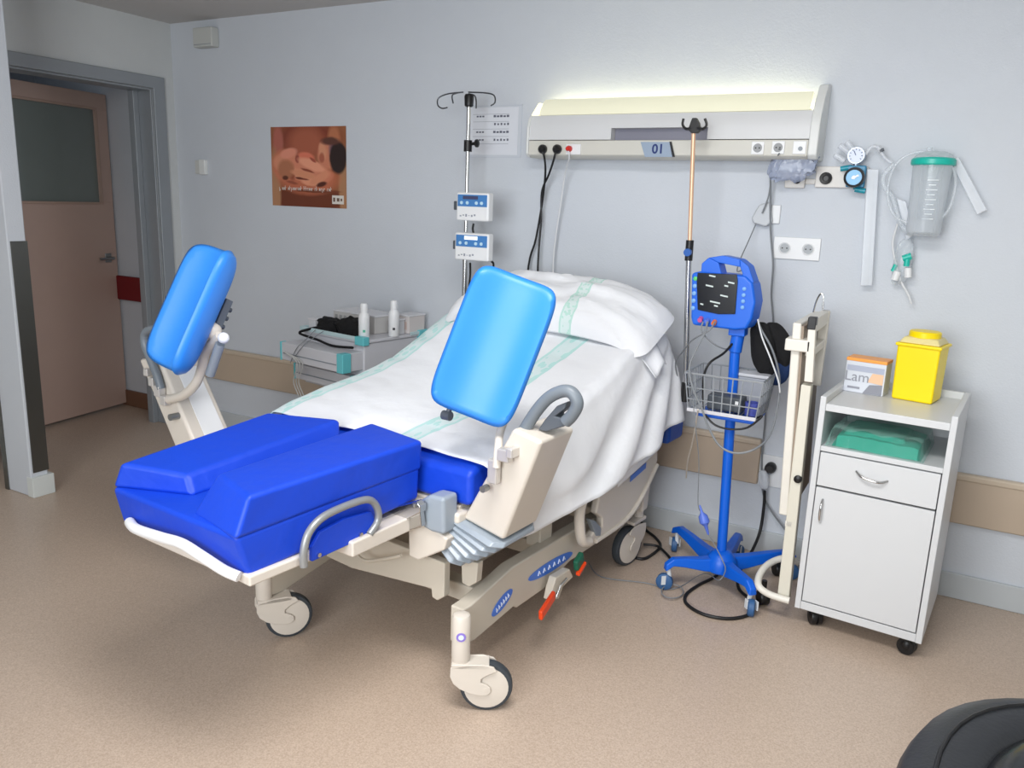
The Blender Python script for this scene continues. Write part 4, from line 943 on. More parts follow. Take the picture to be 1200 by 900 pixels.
# ------------------------------------------------------------------ gas outlets, flow meters, suction jar on the wall
gr = empty('gas_outlet_rail', W(960,212,Y=0), 'white wall plate with black round gas outlets right of the head unit', 'gas outlet')
a, b = W(958,195,Y=-.0), W(1016,221,Y=-.0)
m = MB().box((a.x,-.018,b.z),(b.x,0,a.z)); a2, b2 = W(922,200,Y=0), W(943,222,Y=0); m.box((a2.x,-.018,b2.z+.004),(b2.x,0,a2.z-.004)).box((b2.x,-.008,b2.z+.02),(a.x,0,a2.z-.03))
obj('plate', m, mat('plate_cream', (224,220,214), .4), gr, bevel=.004)
for x, y, r in ((968,209,.020),(934,211,.012)):
    c = W(x,y,Y=-.018); obj('outlet_ring', MB().lathe([(r+.003,0),(r+.003,.012),(r,.016),(r*.55,.014),(r*.5,.004),(.002,.004)], c, (0,-1,0), 26), black, gr)
fm = empty('flow_meter', W(1002,225,Y=-.05), 'blue faced vacuum regulator with black rim plugged into the gas outlets', 'regulator')
c = W(1001,208,Y=-.09)
obj('body', MB().cyl((c.x,-.018,c.z),(c.x,-.085,c.z),.026,n=24).box((c.x-.03,-.07,c.z-.035),(c.x+.035,-.03,c.z+.045)), mat('regulator_teal', (28,128,170), .35), fm, bevel=.004)
obj('dial_rim', MB().lathe([(.036,0),(.038,.006),(.036,.018),(.029,.020),(.028,.012)], c+V3((0,.006,0)), (0,-1,0), 32), black, fm)
obj('dial_face', MB().cyl(c+V3((0,-.006,0)), c+V3((0,-.009,0)), .028, n=28), mat('dial_blue', (110,180,225), .3), fm)
obj('dial_pointer', MB().obox(c+V3((.004,-.0105,.002)), (.012,0,.006), (0,.001,0), (-.0015,0,.003)).cyl(c+V3((0,-.009,0)), c+V3((0,-.013,0)), .007), white, fm)
g_ = empty('pressure_gauge', W(1003,184,Y=-.05), 'round white pressure gauge just above the blue regulator', 'gauge')
c = W(1003,182,Y=-.09)
obj('body', MB().cyl((c.x,-.03,c.z),(c.x,-.085,c.z),.030,n=28).cyl((c.x-.0,-.05,c.z-.05),(c.x,-.05,c.z),.012), mat('gauge_metal', (165,175,190), .3, metal=.5), g_)
obj('dial_face', MB().cyl(c+V3((0,.004,0)), c+V3((0,.001,0)), .027, n=28), mat('gauge_face', (205,214,232), .3), g_)
m = MB()
for k in range(9):
    a = R(-130+32*k); d = V3((math.sin(a),0,math.cos(a))); m.tube([c+V3((0,0,0))+d*.019, c+d*.024], .0012, 5)
m.tube([c, c+V3((-.008,0,.016))], .0014, 5); obj('dial_marks', m, mat('dial_ink', (60,80,130), .5), g_)
g_ = empty('oxygen_humidifier', W(990,190,Y=-.05), 'cluster of clear and white connector tubes left of the pressure gauge', 'oxygen fitting')
m = MB()
for p_ in (((978,181),(990,189)),((984,170),(996,180)),((992,166),(1000,176))):
    a, b = WY(p_, -.06); m.cyl(a, b, .011, n=14)
obj('connector', m, clearm, g_)
m = MB().cyl(*WY(((985,198),(998,196)), -.06), .010).cyl(*WY(((1014,224),(1002,222)), -.05), .010).cyl(*WY(((1003,222),(1003,196)), -.045), .010); obj('elbow', m, mat('elbow_teal', (30,150,170), .35), g_)
m = MB().tube(smoothpath(WY([(1014,181),(1022,172),(1030,174),(1036,184),(1046,192)], -.06)), .006, 10).cyl(*WY(((1029,172),(1033,178)), -.06), .010)
obj('tee_piece', m, clearm, g_)
obj('tap', MB().cyl(*WY(((1031,177),(1036,175)), -.065), .006), gdark, g_)
# suction jar
jc = W(1088,230,Y=-.085)
ja = empty('suction_jar', (jc.x, jc.y, jc.z-.14), 'clear suction jar with bright teal lid mounted on the wall', 'suction jar')
r_ = .066
obj('jar', MB().lathe([(.052,-.142),(.056,-.138),(.058,-.13),(.066,.115),(.064,.115),(.056,-.128),(.05,-.134)], jc, n=36), clear, ja)
obj('contents', MB().lathe([(.050,-.130),(.054,-.128),(.056,-.085),(.0,-.085)], jc, n=30), clearm, ja)
obj('lid', MB().lathe([(.070,.108),(.074,.112),(.074,.128),(.068,.134),(.02,.138)], jc, n=36), teal, ja)
obj('lid_dome', MB().lathe([(.066,.134),(.06,.146),(.04,.156),(.0,.160)], jc, n=30).cyl(jc+V3((-.02,0,.15)), jc+V3((-.02,0,.172)), .010), clear, ja)
m = MB()
for k in range(9):
    m.obox(jc+V3((.01,-.0635+.0009*k,.055-.017*k)), (.012 if k % 2 else .018,0,0), (0,.0008,0), (0,0,.0011))
obj('scale_marks', m, mat('scale_white', (240,244,246), .4), ja, smooth=False)
obj('wall_bracket', MB().box((jc.x-.03,-.022,jc.z+.06),(jc.x+.03,0,jc.z+.13)), white, ja, bevel=.004)
def tube_thing(name, pts, y, r, mt, label, cat='hose', group=None, rr=None):
    return obj(name, MB().tube(smoothpath(WY(pts, y)), r, 12), mt, label=label, cat=cat, group=group)
tube_thing('suction_hose', [(1100,181),(1075,178),(1052,190),(1041,215),(1042,240),(1052,256),(1072,262),(1095,260),(1112,245),(1120,215),(1117,196)], -.10, .005, clear, 'clear hose coiled in a wide loop around the suction jar')
tube_thing('suction_hose', [(1048,192),(1036,205),(1036,218),(1046,232),(1054,258),(1064,274)], -.07, .009, clear, 'short thick clear hose left of the suction jar')
# packed catheters hanging straight
def strip_pack(px, y, label, wv=None):
    q = [W(a,b,Y=y) for a,b in px]
    e = empty('catheter_pack', (q[2]+q[3])/2, label, 'catheter pack')
    obj('sleeve', MB().prism(q, (0,.012,0)), clearm, e, bevel=.003)
    a = (q[0]+q[1])/2; b = (q[2]+q[3])/2
    obj('catheter', MB().tube([a+V3((0,.006,0)), b+V3((0,.006,.0))*1.0], .0035, 8), white, e); return e
strip_pack([(1016,198),(1030,198),(1022,335),(1008,335)], -.05, 'long narrow clear sleeve hanging straight down below the blue regulator')
strip_pack([(1112,186),(1124,184),(1157,246),(1145,252)], -.05, 'clear sleeve slanting down to the right of the suction jar')
strip_pack([(1050,232),(1062,236),(1070,276),(1062,282)], -.055, 'short white packet hanging between hoses left of the suction jar')
mk = empty('mask_bag', W(1058,330,Y=-.05), 'clear bag with teal fittings hanging low beneath the suction jar', 'oxygen mask')
obj('bag', MB().blob(W(1058,306,Y=-.045), (.032,0,0), (0,.022,0), (.006,0,.085), 18, 14, e=.8, amp=.2, seed=2), clear, mk)
obj('fitting', MB().cyl(*WY(((1058,303),(1068,300)), -.06), .013).cyl(*WY(((1062,312),(1064,298)), -.06), .011).cyl(*WY(((1046,318),(1050,310)), -.055), .008), teal, mk)
obj('nozzle', MB().cyl(*WY(((1048,328),(1052,318)), -.06), .014).cyl(*WY(((1064,325),(1064,314)), -.06), .013), white, mk)
obj('tube', MB().tube(smoothpath(WY([(1052,262),(1046,285),(1050,310),(1056,330),(1064,345),(1068,356)], -.05)), .004, 8), cable_w, mk)
# bag, hand unit and cords hanging from the right of the head unit
bgp = empty('drip_bag', W(930,205,Y=-.1), 'crumpled clear plastic bag hanging below the head unit sockets', 'plastic bag')
m = MB().blob(W(930,194,Y=-.10), (.085,0,.005), (0,.035,0), (.012,0,.055), 30, 18, e=.7, amp=.35, fr=3.5, seed=4)
obj('film', m, bag, bgp)
m = MB()
for k in range(5): m.tube(smoothpath(WY([(912+8*k,186),(908+9*k+4*(k%2),196),(914+7*k,206)], -.12)), .003, 6)
obj('fold', m, clearm, bgp)
cu = empty('call_handset', W(898,260,Y=-.03), 'small white wedge shaped handset hanging on its cord below the bag', 'handset')
obj('case', MB().prism([W(x,y,Y=-.035) for x,y in ((889,240),(902,236),(905,260),(897,266),(883,262),(880,256))], (0,.025,0)), mat('handset_grey', (196,200,204), .4), cu, bevel=.008)
obj('bracket', MB().box((W(905,240,Y=0).x,-.012,W(905,262,Y=0).z),(W(916,240,Y=0).x,0,W(905,240,Y=0).z)), white, cu, bevel=.004)
obj('cord', MB().tube(smoothpath([W(913,180,Y=-.17)]+WY([(905,195),(903,215),(900,232),(893,250)], -.05)), .003), cable_g, cu)
cord('hanging_cable', [W(914,174,Y=-.165), W(904,190,Y=-.10), W(903,225,Y=-.05), W(903,270,Y=-.03), W(906,310,Y=-.03), W(904,345,Y=-.03), W(906,385,Y=-.03), V3((3.64,-.03,.80)), V3((3.66,-.03,.62)), V3((3.665,-.02,.40)), V3((3.70,-.03,.25)), W(925,628,Y=-.04), V3((3.80,-.06,.10)), V3((3.88,-.09,.008))], cable_g, .004, 'thin grey cable running down the wall behind the rolling stand', 'cable')
cord('thin_cable', WY([(886,262),(876,285),(868,303),(864,318)], [-.04,-.1,-.2,-.3])+[V3((3.60,-.385,1.27))], cable_g, .0025, 'thin grey lead running from the handset down behind the monitor', 'cable')
# plug in the low outlet with black lead
pg = empty('power_lead', W(890,560,Y=-.05), 'thick black power cord from the low outlet looping on the floor', 'power cord')
c = W(904,547,Y=-.012)
obj('plug', MB().lathe([(.022,0),(.023,.006),(.023,.03),(.016,.042)], c, (0,-1,0), 24), black, pg)
obj('adapter', MB().blob(W(895,562,Y=-.05), (.022,0,0), (0,.02,0), (-.006,0,.04), 16, 12, e=.7, amp=.15, seed=1), clearm, pg)
pts = [W(896,575,Y=-.06), W(895,595,Y=-.06), W(890,625,Y=-.08), W(878,652,Y=-.2), W(866,672,Z=.02), W(866,690,Z=.008), W(881,705,Z=.007), W(880,719,Z=.007), W(855,725,Z=.007), W(825,720,Z=.007), W(805,708,Z=.007), W(804,697,Z=.007), W(818,686,Z=.007), W(840,674,Z=.007), W(853,655,Z=.03), V3((3.63,-.44,.07))]
obj('cable', MB().tube(smoothpath(pts), .0065, 10), cable_b, pg)
cord('power_lead', [W(x,y,Z=.007) for x,y in ((735,650),(752,655),(764,650),(774,640),(768,630),(757,621),(752,612))]+[V3((3.16,-.05,.02))], cable_b, .0065, 'black power cord curling on the floor behind the head-end wheel of the bed', 'power cord')
cord('power_lead', [W(x,y,Z=.02) for x,y in ((754,638),(770,640),(780,648),(786,655))], cable_b, .006, 'short black cord on the floor between bed wheel and rolling stand', 'power cord')
cord('coiled_tube', [W(788+13*math.cos(a), 693+8*math.sin(a)*1.0, Z=.004+.0006*i) for i, a in enumerate([k*.5 for k in range(26)])], cable_g, .002, 'small coil of thin clear tubing on the floor by the stand', 'tube', k=2)

# ------------------------------------------------------------------ bedside cabinet
CA = R(-4.5); CX, CY = 3.940, -.590
cab = empty('bedside_cabinet', (CX, CY, 0), 'white bedside cabinet on black casters with drawer and door, right of the bed', 'bedside cabinet', rz=CA)
ca, sa = math.cos(CA), math.sin(CA)
def Cc(x, y, z): return V3((CX + ca*x - sa*y, CY + sa*x + ca*y, z))
def cbox(m, x0, x1, y0, y1, z0, z1): return m.hexa([Cc(x0,y0,z0),Cc(x1,y0,z0),Cc(x1,y1,z0),Cc(x0,y1,z0),Cc(x0,y0,z1),Cc(x1,y0,z1),Cc(x1,y1,z1),Cc(x0,y1,z1)])
CW, CD, Z0, Z1 = .420, .44, .07, .865
for x in (0, CW-.02): obj('side_panel', cbox(MB(), x, x+.02, 0, CD, Z0, Z1), whitel, cab, bevel=.003)
m = MB(); cbox(m, .02, CW-.02, .004, CD-.01, .815, .84); obj('top_board', m, whitel, cab, bevel=.002)
obj('back_panel', cbox(MB(), .02, CW-.02, CD-.012, CD, Z0, Z1), whitel, cab)
obj('shelf', cbox(MB(), .02, CW-.02, .004, CD-.012, .672, .69), whitel, cab, bevel=.002)
obj('plinth', cbox(MB(), .02, CW-.02, .004, CD-.012, Z0, .10), whitel, cab, bevel=.002)
dr = obj('drawer', cbox(MB(), .023, CW-.023, 0, .02, .548, .668), whitel, cab, bevel=.002)
obj('drawer_box', cbox(MB(), .03, CW-.03, .022, .35, .56, .65), whitel, dr)
do = obj('cabinet_door', cbox(MB(), .023, CW-.023, 0, .018, .106, .541), whitel, cab, bevel=.002)
def pull(a, b, out_): 
    return MB().tube(smoothpath([a, a*.8+b*.2+out_*.8, (a+b)/2+out_, a*.2+b*.8+out_*.8, b]), .0045, 10)
ov = V3((math.sin(CA), -math.cos(CA), 0))*.022
obj('handle', pull(Cc(.145,0,.625), Cc(.245,0,.612), ov+V3((0,0,-.010))), chrome, dr)
obj('handle', pull(Cc(.050,0,.50), Cc(.050,0,.415), ov), chrome, do)
for x, y in ((.065,.06),(CW-.045,.05),(.06,CD-.06),(CW-.06,CD-.06)):
    c = Cc(x,y,.03); ax = V3((.3,1,0)).normalized() if x > .2 else V3((.9,.45,0)).normalized()
    obj('caster', MB().lathe([(.012,-.020),(.028,-.020),(.030,-.016),(.030,-.003),(.024,-.002),(.024,.002),(.030,.003),(.030,.016),(.028,.020),(.012,.020)], c, ax, 24).cyl(c+V3((0,0,.01)), c+V3((0,0,.042)), .014).blob(c+V3((0,0,.006)), V3((.026,0,0)), V3((0,.026,0)), V3((0,0,.026)), 14, 10), black, cab)
# things on it
def rbox(m, c, hx, hy, h, rz, tw=0):
    c = V3(c); a = V3((math.cos(rz),math.sin(rz),0)); b = V3((-math.sin(rz),math.cos(rz),0)); t = V3((0,0,h))
    q = [c-a*hx-b*hy, c+a*hx-b*hy, c+a*hx+b*hy, c-a*hx+b*hy]; hx += tw; hy += tw
    return m.hexa(q + [c-a*hx-b*hy+t, c+a*hx-b*hy+t, c+a*hx+b*hy+t, c-a*hx+b*hy+t])
gz = .8405
gc = V3((4.055, -.29, gz)); gr_ = R(-9)
gl = empty('glove_box', gc, 'white and grey carton with orange top edge on the bedside cabinet', 'carton')
ga = V3((math.cos(gr_),math.sin(gr_),0)); gb_ = V3((-math.sin(gr_),math.cos(gr_),0))
obj('carton', rbox(MB(), gc, .069, .042, .115, gr_), mat('carton_white', (216,220,228), .4), gl, bevel=.002)
obj('top_panel', rbox(MB(), gc+V3((0,0,.115)), .070, .043, .012, gr_), mat('carton_orange', (246,164,74), .4), gl, bevel=.002)
fr = gc - gb_*.0432
obj('grey_band', MB().prism([fr+ga*x+V3((0,0,z)) for x,z in ((.0,.002),(.064,.002),(.064,.04),(.02,.035))], -gb_*.0008), mat('carton_grey', (142,144,154), .4), gl, smooth=False)
obj('pale_band', MB().prism([fr+ga*x+V3((0,0,z)) for x,z in ((-.064,.080),(.064,.080),(.064,.100),(-.064,.100))], -gb_*.0008), mat('carton_lilac', (176,182,200), .4), gl, smooth=False)
obj('peach_band', MB().prism([fr+ga*x+V3((0,0,z)) for x,z in ((.012,.045),(.064,.04),(.064,.078),(.026,.078))], -gb_*.0008), mat('carton_peach', (240,196,160), .4), gl, smooth=False)
text('carton_lettering', 'Lam', .052, mat('carton_ink', (150,152,162), .4), fr - ga*.026 - gb_*.0006 + V3((0,0,.058)), ga, V3((0,0,1)), gl, ext=.0003)
obj('carton_small_print', MB().prism([fr+ga*x+V3((0,0,z)) for x,z in ((-.055,.014),(-.012,.014),(-.012,.022),(-.055,.022))], -gb_*.0008), mat('carton_ink', (150,152,162), .4), gl, smooth=False)
# sharps container
sc0 = V3((4.222, -.30, gz)); sr = R(-12)
yel = mat('yellow_plastic', (252, 222, 0), .35)
sh = empty('sharps_container', sc0, 'bright yellow sharps container with round lid on the bedside cabinet', 'sharps container')
obj('tub', rbox(MB(), sc0, .067, .060, .200, sr, .003), yel, sh, bevel=.008)
obj('rim', rbox(MB(), sc0+V3((0,0,.192)), .075, .070, .012, sr, .001), yel, sh, bevel=.005)
obj('lid', rbox(MB(), sc0+V3((0,0,.204)), .068, .063, .022, sr, -.014), mat('lid_pale_yellow', (226,212,150), .4), sh, bevel=.006)
obj('cap', MB().lathe([(.048,.222),(.052,.225),(.052,.242),(.048,.246),(.02,.247)], sc0, n=30), yel, sh)
gp = empty('gown_pack', Cc(.17,.16,.69), 'folded green gown in clear wrapping on the open shelf of the cabinet', 'gown pack')
def slab(cx, cy, w_, d_, z0, h, seed, amp=.006):
    def f(side):
        def g(s, t):
            x = s*2-1; y = t*2-1; rim = max(0, 1-abs(x)**10)**.3*max(0, 1-abs(y)**10)**.3
            zz = z0 + (h*rim + amp*noise.noise(V3((x*3+seed, y*3, 1))) if side else .001)
            return Cc(cx+x*w_/2, cy+y*d_/2+.04*x*0, zz)
        return g
    a = MB().grid(f(1), 24, 16); b = MB().grid(f(0), 24, 16); m = MB(); m.add(a.v, a.f); m.add(b.v, [q[::-1] for q in b.f]); return m
gown = mat('green_cloth', (12,150,126), .75, bump=.3, bscale=25)
obj('gown', slab(.190, .17, .28, .28, .6905, .042, 2), gown, gp)
obj('gown_fold', slab(.175, .17, .20, .22, .728, .018, 5), gown, gp)
obj('wrapping', slab(.185, .165, .31, .30, .6905, .068, 9, .012), clearmat('wrap_film', (190,235,225), .06, .08), gp)

# ------------------------------------------------------------------ folded overbed table between cabinet and stand
ot = empty('overbed_table', (3.885, -.50, 0), 'cream overbed table folded flat against the left side of the cabinet', 'overbed table')
tabm = mat('table_cream', (226,222,212), .4)
P_ = [(3.845,-.60)]
a = W(929,378,Y=-.58); b = W(913,603,Y=-.58)
m = MB().hexa([V3((b.x-.002,-.58,b.z)), V3((b.x+.028,-.58,b.z)), V3((b.x+.028,-.16,b.z)), V3((b.x-.002,-.16,b.z)), V3((a.x,-.58,a.z)), V3((a.x+.030,-.58,a.z)), V3((a.x+.030,-.16,a.z)), V3((a.x,-.16,a.z))])
obj('tabletop', m, tabm, ot, bevel=.006)
mt2 = mat('table_side_shade', (150,134,118), .5)  # brown puts the shade on the tabletop's side into the colour
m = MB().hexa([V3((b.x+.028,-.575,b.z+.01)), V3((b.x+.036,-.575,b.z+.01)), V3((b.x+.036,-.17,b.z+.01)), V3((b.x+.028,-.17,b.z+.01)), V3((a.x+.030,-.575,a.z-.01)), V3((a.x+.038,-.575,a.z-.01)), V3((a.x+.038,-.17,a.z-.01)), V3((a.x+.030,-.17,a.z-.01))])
obj('tabletop_shaded_side', m, mt2, ot)
a = W(953,372,Y=-.585); b = W(948,447,Y=-.585)
obj('upper_post', MB().hexa([V3((b.x-.014,-.60,b.z)),V3((b.x+.014,-.60,b.z)),V3((b.x+.014,-.57,b.z)),V3((b.x-.014,-.57,b.z)),V3((a.x-.012,-.60,a.z)),V3((a.x+.012,-.60,a.z)),V3((a.x+.012,-.57,a.z)),V3((a.x-.012,-.57,a.z))]), tabm, ot, bevel=.003)
obj('post_cap', MB().box((a.x-.0135,-.604,a.z-.040),(a.x+.0135,-.566,a.z+.002)), black, ot, bevel=.003)
a2 = W(944,450,Y=-.56); b2 = V3((3.905,-.56,.075))
obj('lower_post', MB().hexa([b2+V3((-.030,-.02,0)), b2+V3((.012,-.02,0)), b2+V3((.012,.03,0)), b2+V3((-.030,.03,0)), a2+V3((-.012,-.02,0)), a2+V3((.022,-.02,0)), a2+V3((.022,.03,0)), a2+V3((-.012,.03,0))]), mat('post_cream', (218,214,200), .4), ot, bevel=.004)
c = W(936,405,Y=-.59); obj('clamp_block', MB().box((c.x-.045,-.60,c.z-.020),(c.x+.040,-.52,c.z+.022)), tabm, ot, bevel=.005)
p0, p1 = W(966,378,Y=-.30), W(975,470,Y=-.30)
m = MB().box((3.868,-.56,a.z-.055),(3.895,-.28,a.z-.005)).box((3.868,-.56,.99),(3.895,-.28,1.02)).box((3.865,-.30,.84),(3.898,-.27,a.z-.005))
obj('rear_frame', m, tabm, ot, bevel=.004)
obj('hinge_wire', MB().tube(smoothpath(WY([(953,366),(957,352),(962,344),(965,348),(964,364)], -.50)), .003, 8), chrome, ot)
c = W(934,563,Y=-.60); obj('knob', MB().lathe([(.008,0),(.014,.006),(.014,.018),(.009,.022)], c+V3((0,.03,0)), (0,-1,0), 18), black, ot)
c = W(925,612,Y=-.56); obj('stop', MB().box((c.x-.012,-.58,c.z-.012),(c.x+.014,-.54,c.z+.012)), tabm, ot, bevel=.003)
tt = [V3((3.90,-.33,.135)), W(922,654,Y=-.40), W(908,657,Y=-.44), W(896,665,Y=-.50), W(889,677,Y=-.56), W(890,688,Y=-.60), W(903,697,Y=-.60), W(925,704,Y=-.60)]
obj('base_tube', MB().tube(smoothpath(tt, 5), .013, 14), tabm, ot)
for x, y, yy in ((911,668,None),(893,702,None)):
    c = W(x,y+6,Z=.0); c.z = .029; ax = V3((.8,.6,0)).normalized()
    obj('caster', MB().lathe([(.012,-.018),(.026,-.018),(.029,-.014),(.029,.014),(.026,.018),(.012,.018)], c, ax, 22).cyl(c, c+V3((0,0,.07)), .010), black, ot)

# ------------------------------------------------------------------ medicine trolley left of the bed
TR = R(-9); TX, TY = 1.845, -.47
tra = math.cos(TR); trs = math.sin(TR)
def Tt(x, y, z): return V3((TX + tra*x - trs*y, TY + trs*x + tra*y, z))
def tbox(m, x0, x1, y0, y1, z0, z1): return m.hexa([Tt(x0,y0,z0),Tt(x1,y0,z0),Tt(x1,y1,z0),Tt(x0,y1,z0),Tt(x0,y0,z1),Tt(x1,y0,z1),Tt(x1,y1,z1),Tt(x0,y1,z1)])
tr = empty('medicine_trolley', Tt(-.24,.2,0), 'white medicine trolley with aqua corners and open drawers left of the bed', 'trolley', rz=TR)
tw = mat('trolley_white', (205,206,212), .4)
obj('body', tbox(MB(), -.46, 0, 0, .42, .52, .785), tw, tr, bevel=.006)
m = MB(); tbox(m, -.47, .01, -.01, .43, .785, .80); obj('top_tray', m, tw, tr, bevel=.004)
m = MB(); tbox(m, -.475, .015, -.014, -.006, .795, .815); tbox(m, -.475, -.468, -.014, .43, .795, .815); tbox(m, .008, .015, .3, .43, .795, .812); obj('tray_lip', m, mat('lip_clear', (190,214,218), .3), tr, bevel=.002)
for i, (y0, z0, z1, zg, xs) in enumerate(((-.13, .655, .745, .692, 0), (-.05, .545, .625, .580, .0))):
    d_ = obj('drawer', tbox(MB(), -.475+.0*i, -.008, y0, .01, z0, z1), tw, tr, bevel=.005)
    obj('drawer_corner', tbox(MB(), -.045, .0, y0-.004, y0+.05, z0-.002, z1+.002), aqua, d_, bevel=.004)
    obj('drawer_corner', tbox(MB(), -.482, -.470, y0-.004, y0+.03, z0-.002, z1+.002), aqua, d_, bevel=.003)
    obj('drawer_groove', tbox(MB(), -.46, -.05, y0-.002, y0+.002, zg-.004, zg+.001), gplast, d_, smooth=False)
obj('tray_corner', tbox(MB(), -.05, .016, -.018, .02, .775, .817), aqua, tr, bevel=.004)
obj('tray_corner', tbox(MB(), -.01, .017, .36, .434, .765, .815), aqua, tr, bevel=.004)
obj('column', tbox(MB(), -.28, -.2, .17, .25, .10, .52), tw, tr, bevel=.006)
m = MB(); tbox(m, -.43, -.39, .02, .40, .07, .10); tbox(m, -.07, -.03, .02, .40, .07, .10); tbox(m, -.4, -.06, .19, .23, .07, .105); obj('base', m, tw, tr, bevel=.006)
for x in (-.41, -.05):
    for y in (.05, .37): c = Tt(x,y,.033); obj('caster', MB().cyl(c-V3((.011,0,0)), c+V3((.011,0,0)), .033, n=20).cyl(c+V3((0,0,.01)), c+V3((0,0,.045)), .008), black, tr)
# hanging cords
m = MB()
for x in (348, 351, 354):
    m.tube(smoothpath([Tt(-.44,-.14,.70), W(x,425,Y=-.56), W(x-4,447,Y=-.53), W(x+2,465,Y=-.52), W(x+3,482,Y=-.52), V3((1.42,-.50,.30)), V3((1.44,-.48,.12))]), .0028, 6)
obj('cord', m, mat('cord_pale', (196,198,196), .5), tr)
m = MB().tube(smoothpath([Tt(-.34,-.02,.812), Tt(-.32,-.10,.77), Tt(-.33,-.138,.74), Tt(-.36,-.14,.70), Tt(-.39,-.14,.65)]), .002, 6); m.tube(smoothpath([Tt(-.28,-.02,.812), Tt(-.29,-.10,.77), Tt(-.30,-.138,.74), Tt(-.35,-.14,.69)]), .002, 6)
obj('cord', m, cable_g, tr)
# items on the trolley
zt = .8005
bw = mat('bottle_white', (238,240,242), .35)
def bottle(x, y, label, lc, h=.168):
    c = Tt(x, y, zt); e = empty('spray_bottle', c, label, 'bottle', 'white bottles on the medicine trolley')
    obj('bottle', MB().lathe([(.024,0),(.027,.004),(.027,h*.62),(.024,h*.70),(.017,h*.76),(.016,h*.78)], c, n=24), bw, e)
    obj('cap', MB().lathe([(.018,h*.77),(.018,h*.98),(.015,h*1.02),(.003,h*1.03)], c, n=20), bw, e)
    d = (CAM-c); d.z = 0; d.normalize(); s_ = V3((-d.y,d.x,0))
    obj('label_mark', MB().obox(c+d*.027+V3((0,0,.04)), s_*.006, d*.0006, V3((0,0,.006))), mat(lc[0], lc[1], .5), e, smooth=False)
bottle(-.045, .04, 'white bottle with green mark standing near the trolley corner, left of the pair', ('mark_green', (90,190,160)))
bottle(-.005+.0, .20, 'white bottle with black mark, right and rear of the pair on the trolley', ('mark_black', (40,40,46)), .175)
bc = empty('black_cloth', Tt(-.26,.05,zt), 'crumpled black cloth lying on the front of the trolley top', 'cloth')
m = MB().blob(Tt(-.155,.06,zt+.035), BU*.088, BV*.05, V3((0,0,.052)), 28, 14, e=.8, amp=.35, fr=2.2, seed=11).blob(Tt(-.31,.05,zt+.028), BU*.075, BV*.05, V3((0,0,.045)), 24, 14, e=.85, amp=.4, fr=2.2, seed=14)
m.tube(smoothpath([Tt(-.36,.02,zt+.02), Tt(-.40,-.02,zt+.006), Tt(-.45,-.035,zt-.018), Tt(-.30,-.045,zt-.03), Tt(-.18,-.045,zt-.045), Tt(-.03,-.045,zt-.034)]), .0065, 8)
obj('cloth', m, blackcloth, bc)
def carton(x0_, x1_, y0_, y1_, h, label, col, name='carton', z=zt, cat='box', marks=()):
    e = empty(name, Tt((x0_+x1_)/2,(y0_+y1_)/2,z), label, cat)
    obj('tray', tbox(MB(), x0_, x1_, y0_, y1_, z, z+h), col, e, bevel=.004)
    obj('lid', tbox(MB(), x0_-.003, x1_+.003, y0_-.003, y1_+.003, z+h, z+h+.008), mat('lid_clear', (222,222,226), .25), e, bevel=.002)
    for a in marks: obj('label_patch', tbox(MB(), a[0], a[1], y0_-.0012, y0_-.0002, z+a[2], z+a[3]), mat(a[4], a[5], .5), e, smooth=False)
carton(-.42, -.10, .16, .32, .085, 'long pale organiser box at the back of the trolley top', mat('organiser_grey', (200,198,196), .4), 'organiser_box', marks=((-.405,-.385,.01,.07,'slot_grey',(160,160,160)),(-.37,-.35,.01,.07,'slot_grey',(160,160,160)),(-.335,-.315,.01,.07,'slot_grey',(160,160,160)),(-.27,-.17,.03,.036,'slot_dark',(110,110,118))))
carton(-.085, .0, .30, .415, .088, 'square white carton at the rear right of the trolley top', mat('carton_pinkwhite', (214,208,206), .5), 'carton', marks=((-.06,-.015,.02,.06,'faded_pink',(204,184,178)),))
carton(-.08, -.02, .235, .29, .07, 'small white box between the two bottles on the trolley', mat('small_white', (212,214,218), .5), 'carton', marks=((-.075,-.03,.01,.016,'slot_dark',(110,110,118)),))
carton(-.46, -.405, .03, .13, .045, 'small white packet at the left front corner of the trolley top', mat('small_white', (212,214,218), .5), 'packet')

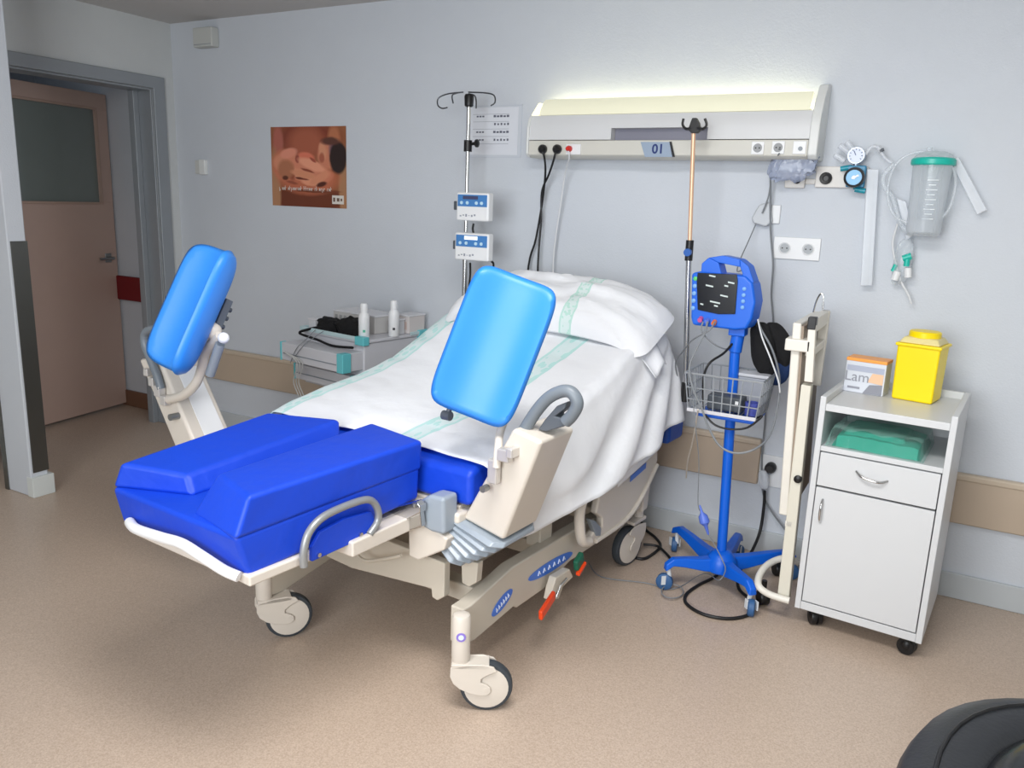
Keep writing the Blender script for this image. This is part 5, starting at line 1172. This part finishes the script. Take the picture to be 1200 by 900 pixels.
# ------------------------------------------------------------------ black armchair, corner in the foreground
lea = mat('black_leather', (30,32,36), .42, bump=.08, bscale=120)
ach = empty('armchair', (4.85, -2.55, 0), 'black upholstered armchair at the lower right edge of the room', 'armchair')
CX_, CY_, HW_, HD_ = 4.752, -2.345, .45, .475
def tub(off, n=26, z=0, y_end=-2.95):      # plan of the curved back and arms, moved in by off
    hw, hd, k = HW_-off, HD_-off, 2.7; out = [V3((CX_-hw, y_end, z))]
    for i in range(n+1):
        t = PI - PI*i/n; c, q = math.cos(t), math.sin(t)
        out.append(V3((CX_ + hw*math.copysign(abs(c)**(2/k), c), CY_ + hd*abs(q)**(2/k), z)))
    out.append(V3((CX_+hw, y_end, z))); return out
def tub_wall(off0, off1, z0, z1, lean=0):
    prof = [(off0+.02, z0), (off0, z0+.03), (off0+lean, z1-.045), (off0+lean+.012, z1-.016), (off0+lean+.040, z1), (off1-.030, z1), (off1-.008, z1-.012), (off1, z1-.045), (off1, z0)]
    rings = [tub(o, z=z) for o, z in prof]; n = len(rings[0]); m = MB()
    for r in rings: m.v += r
    k = len(rings)
    for i in range(k): m.f += [(i*n+j, i*n+j+1, ((i+1) % k)*n+j+1, ((i+1) % k)*n+j) for j in range(n-1)]
    m.f += [tuple(i*n for i in range(k)), tuple(i*n+n-1 for i in range(k-1, -1, -1))]
    return m
obj('backrest', tub_wall(0, .135, .10, .69, .01), lea, ach, ang=60)
obj('back_cushion', MB().tube([p+V3((0,0,.650)) for p in tub(.165, y_end=-2.80)], .058, 16), mat('black_gloss_leather', (14,15,18), .22, bump=.1, bscale=30), ach)
obj('piping', MB().tube([p+V3((0,0,.6905)) for p in tub(.062)], .0035, 8), black, ach)
obj('seat', MB().prism([p+V3((0,0,.14)) for p in tub(.17, y_end=-2.98)], (0,0,.30)), lea, ach, bevel=.035, seg=4)
for x in (CX_-.36, CX_+.36):
    for y in (-2.12, -2.86): obj('leg', MB().cyl(V3((x,y,0)), V3((x,y,.13)), .022, .026), black, ach)
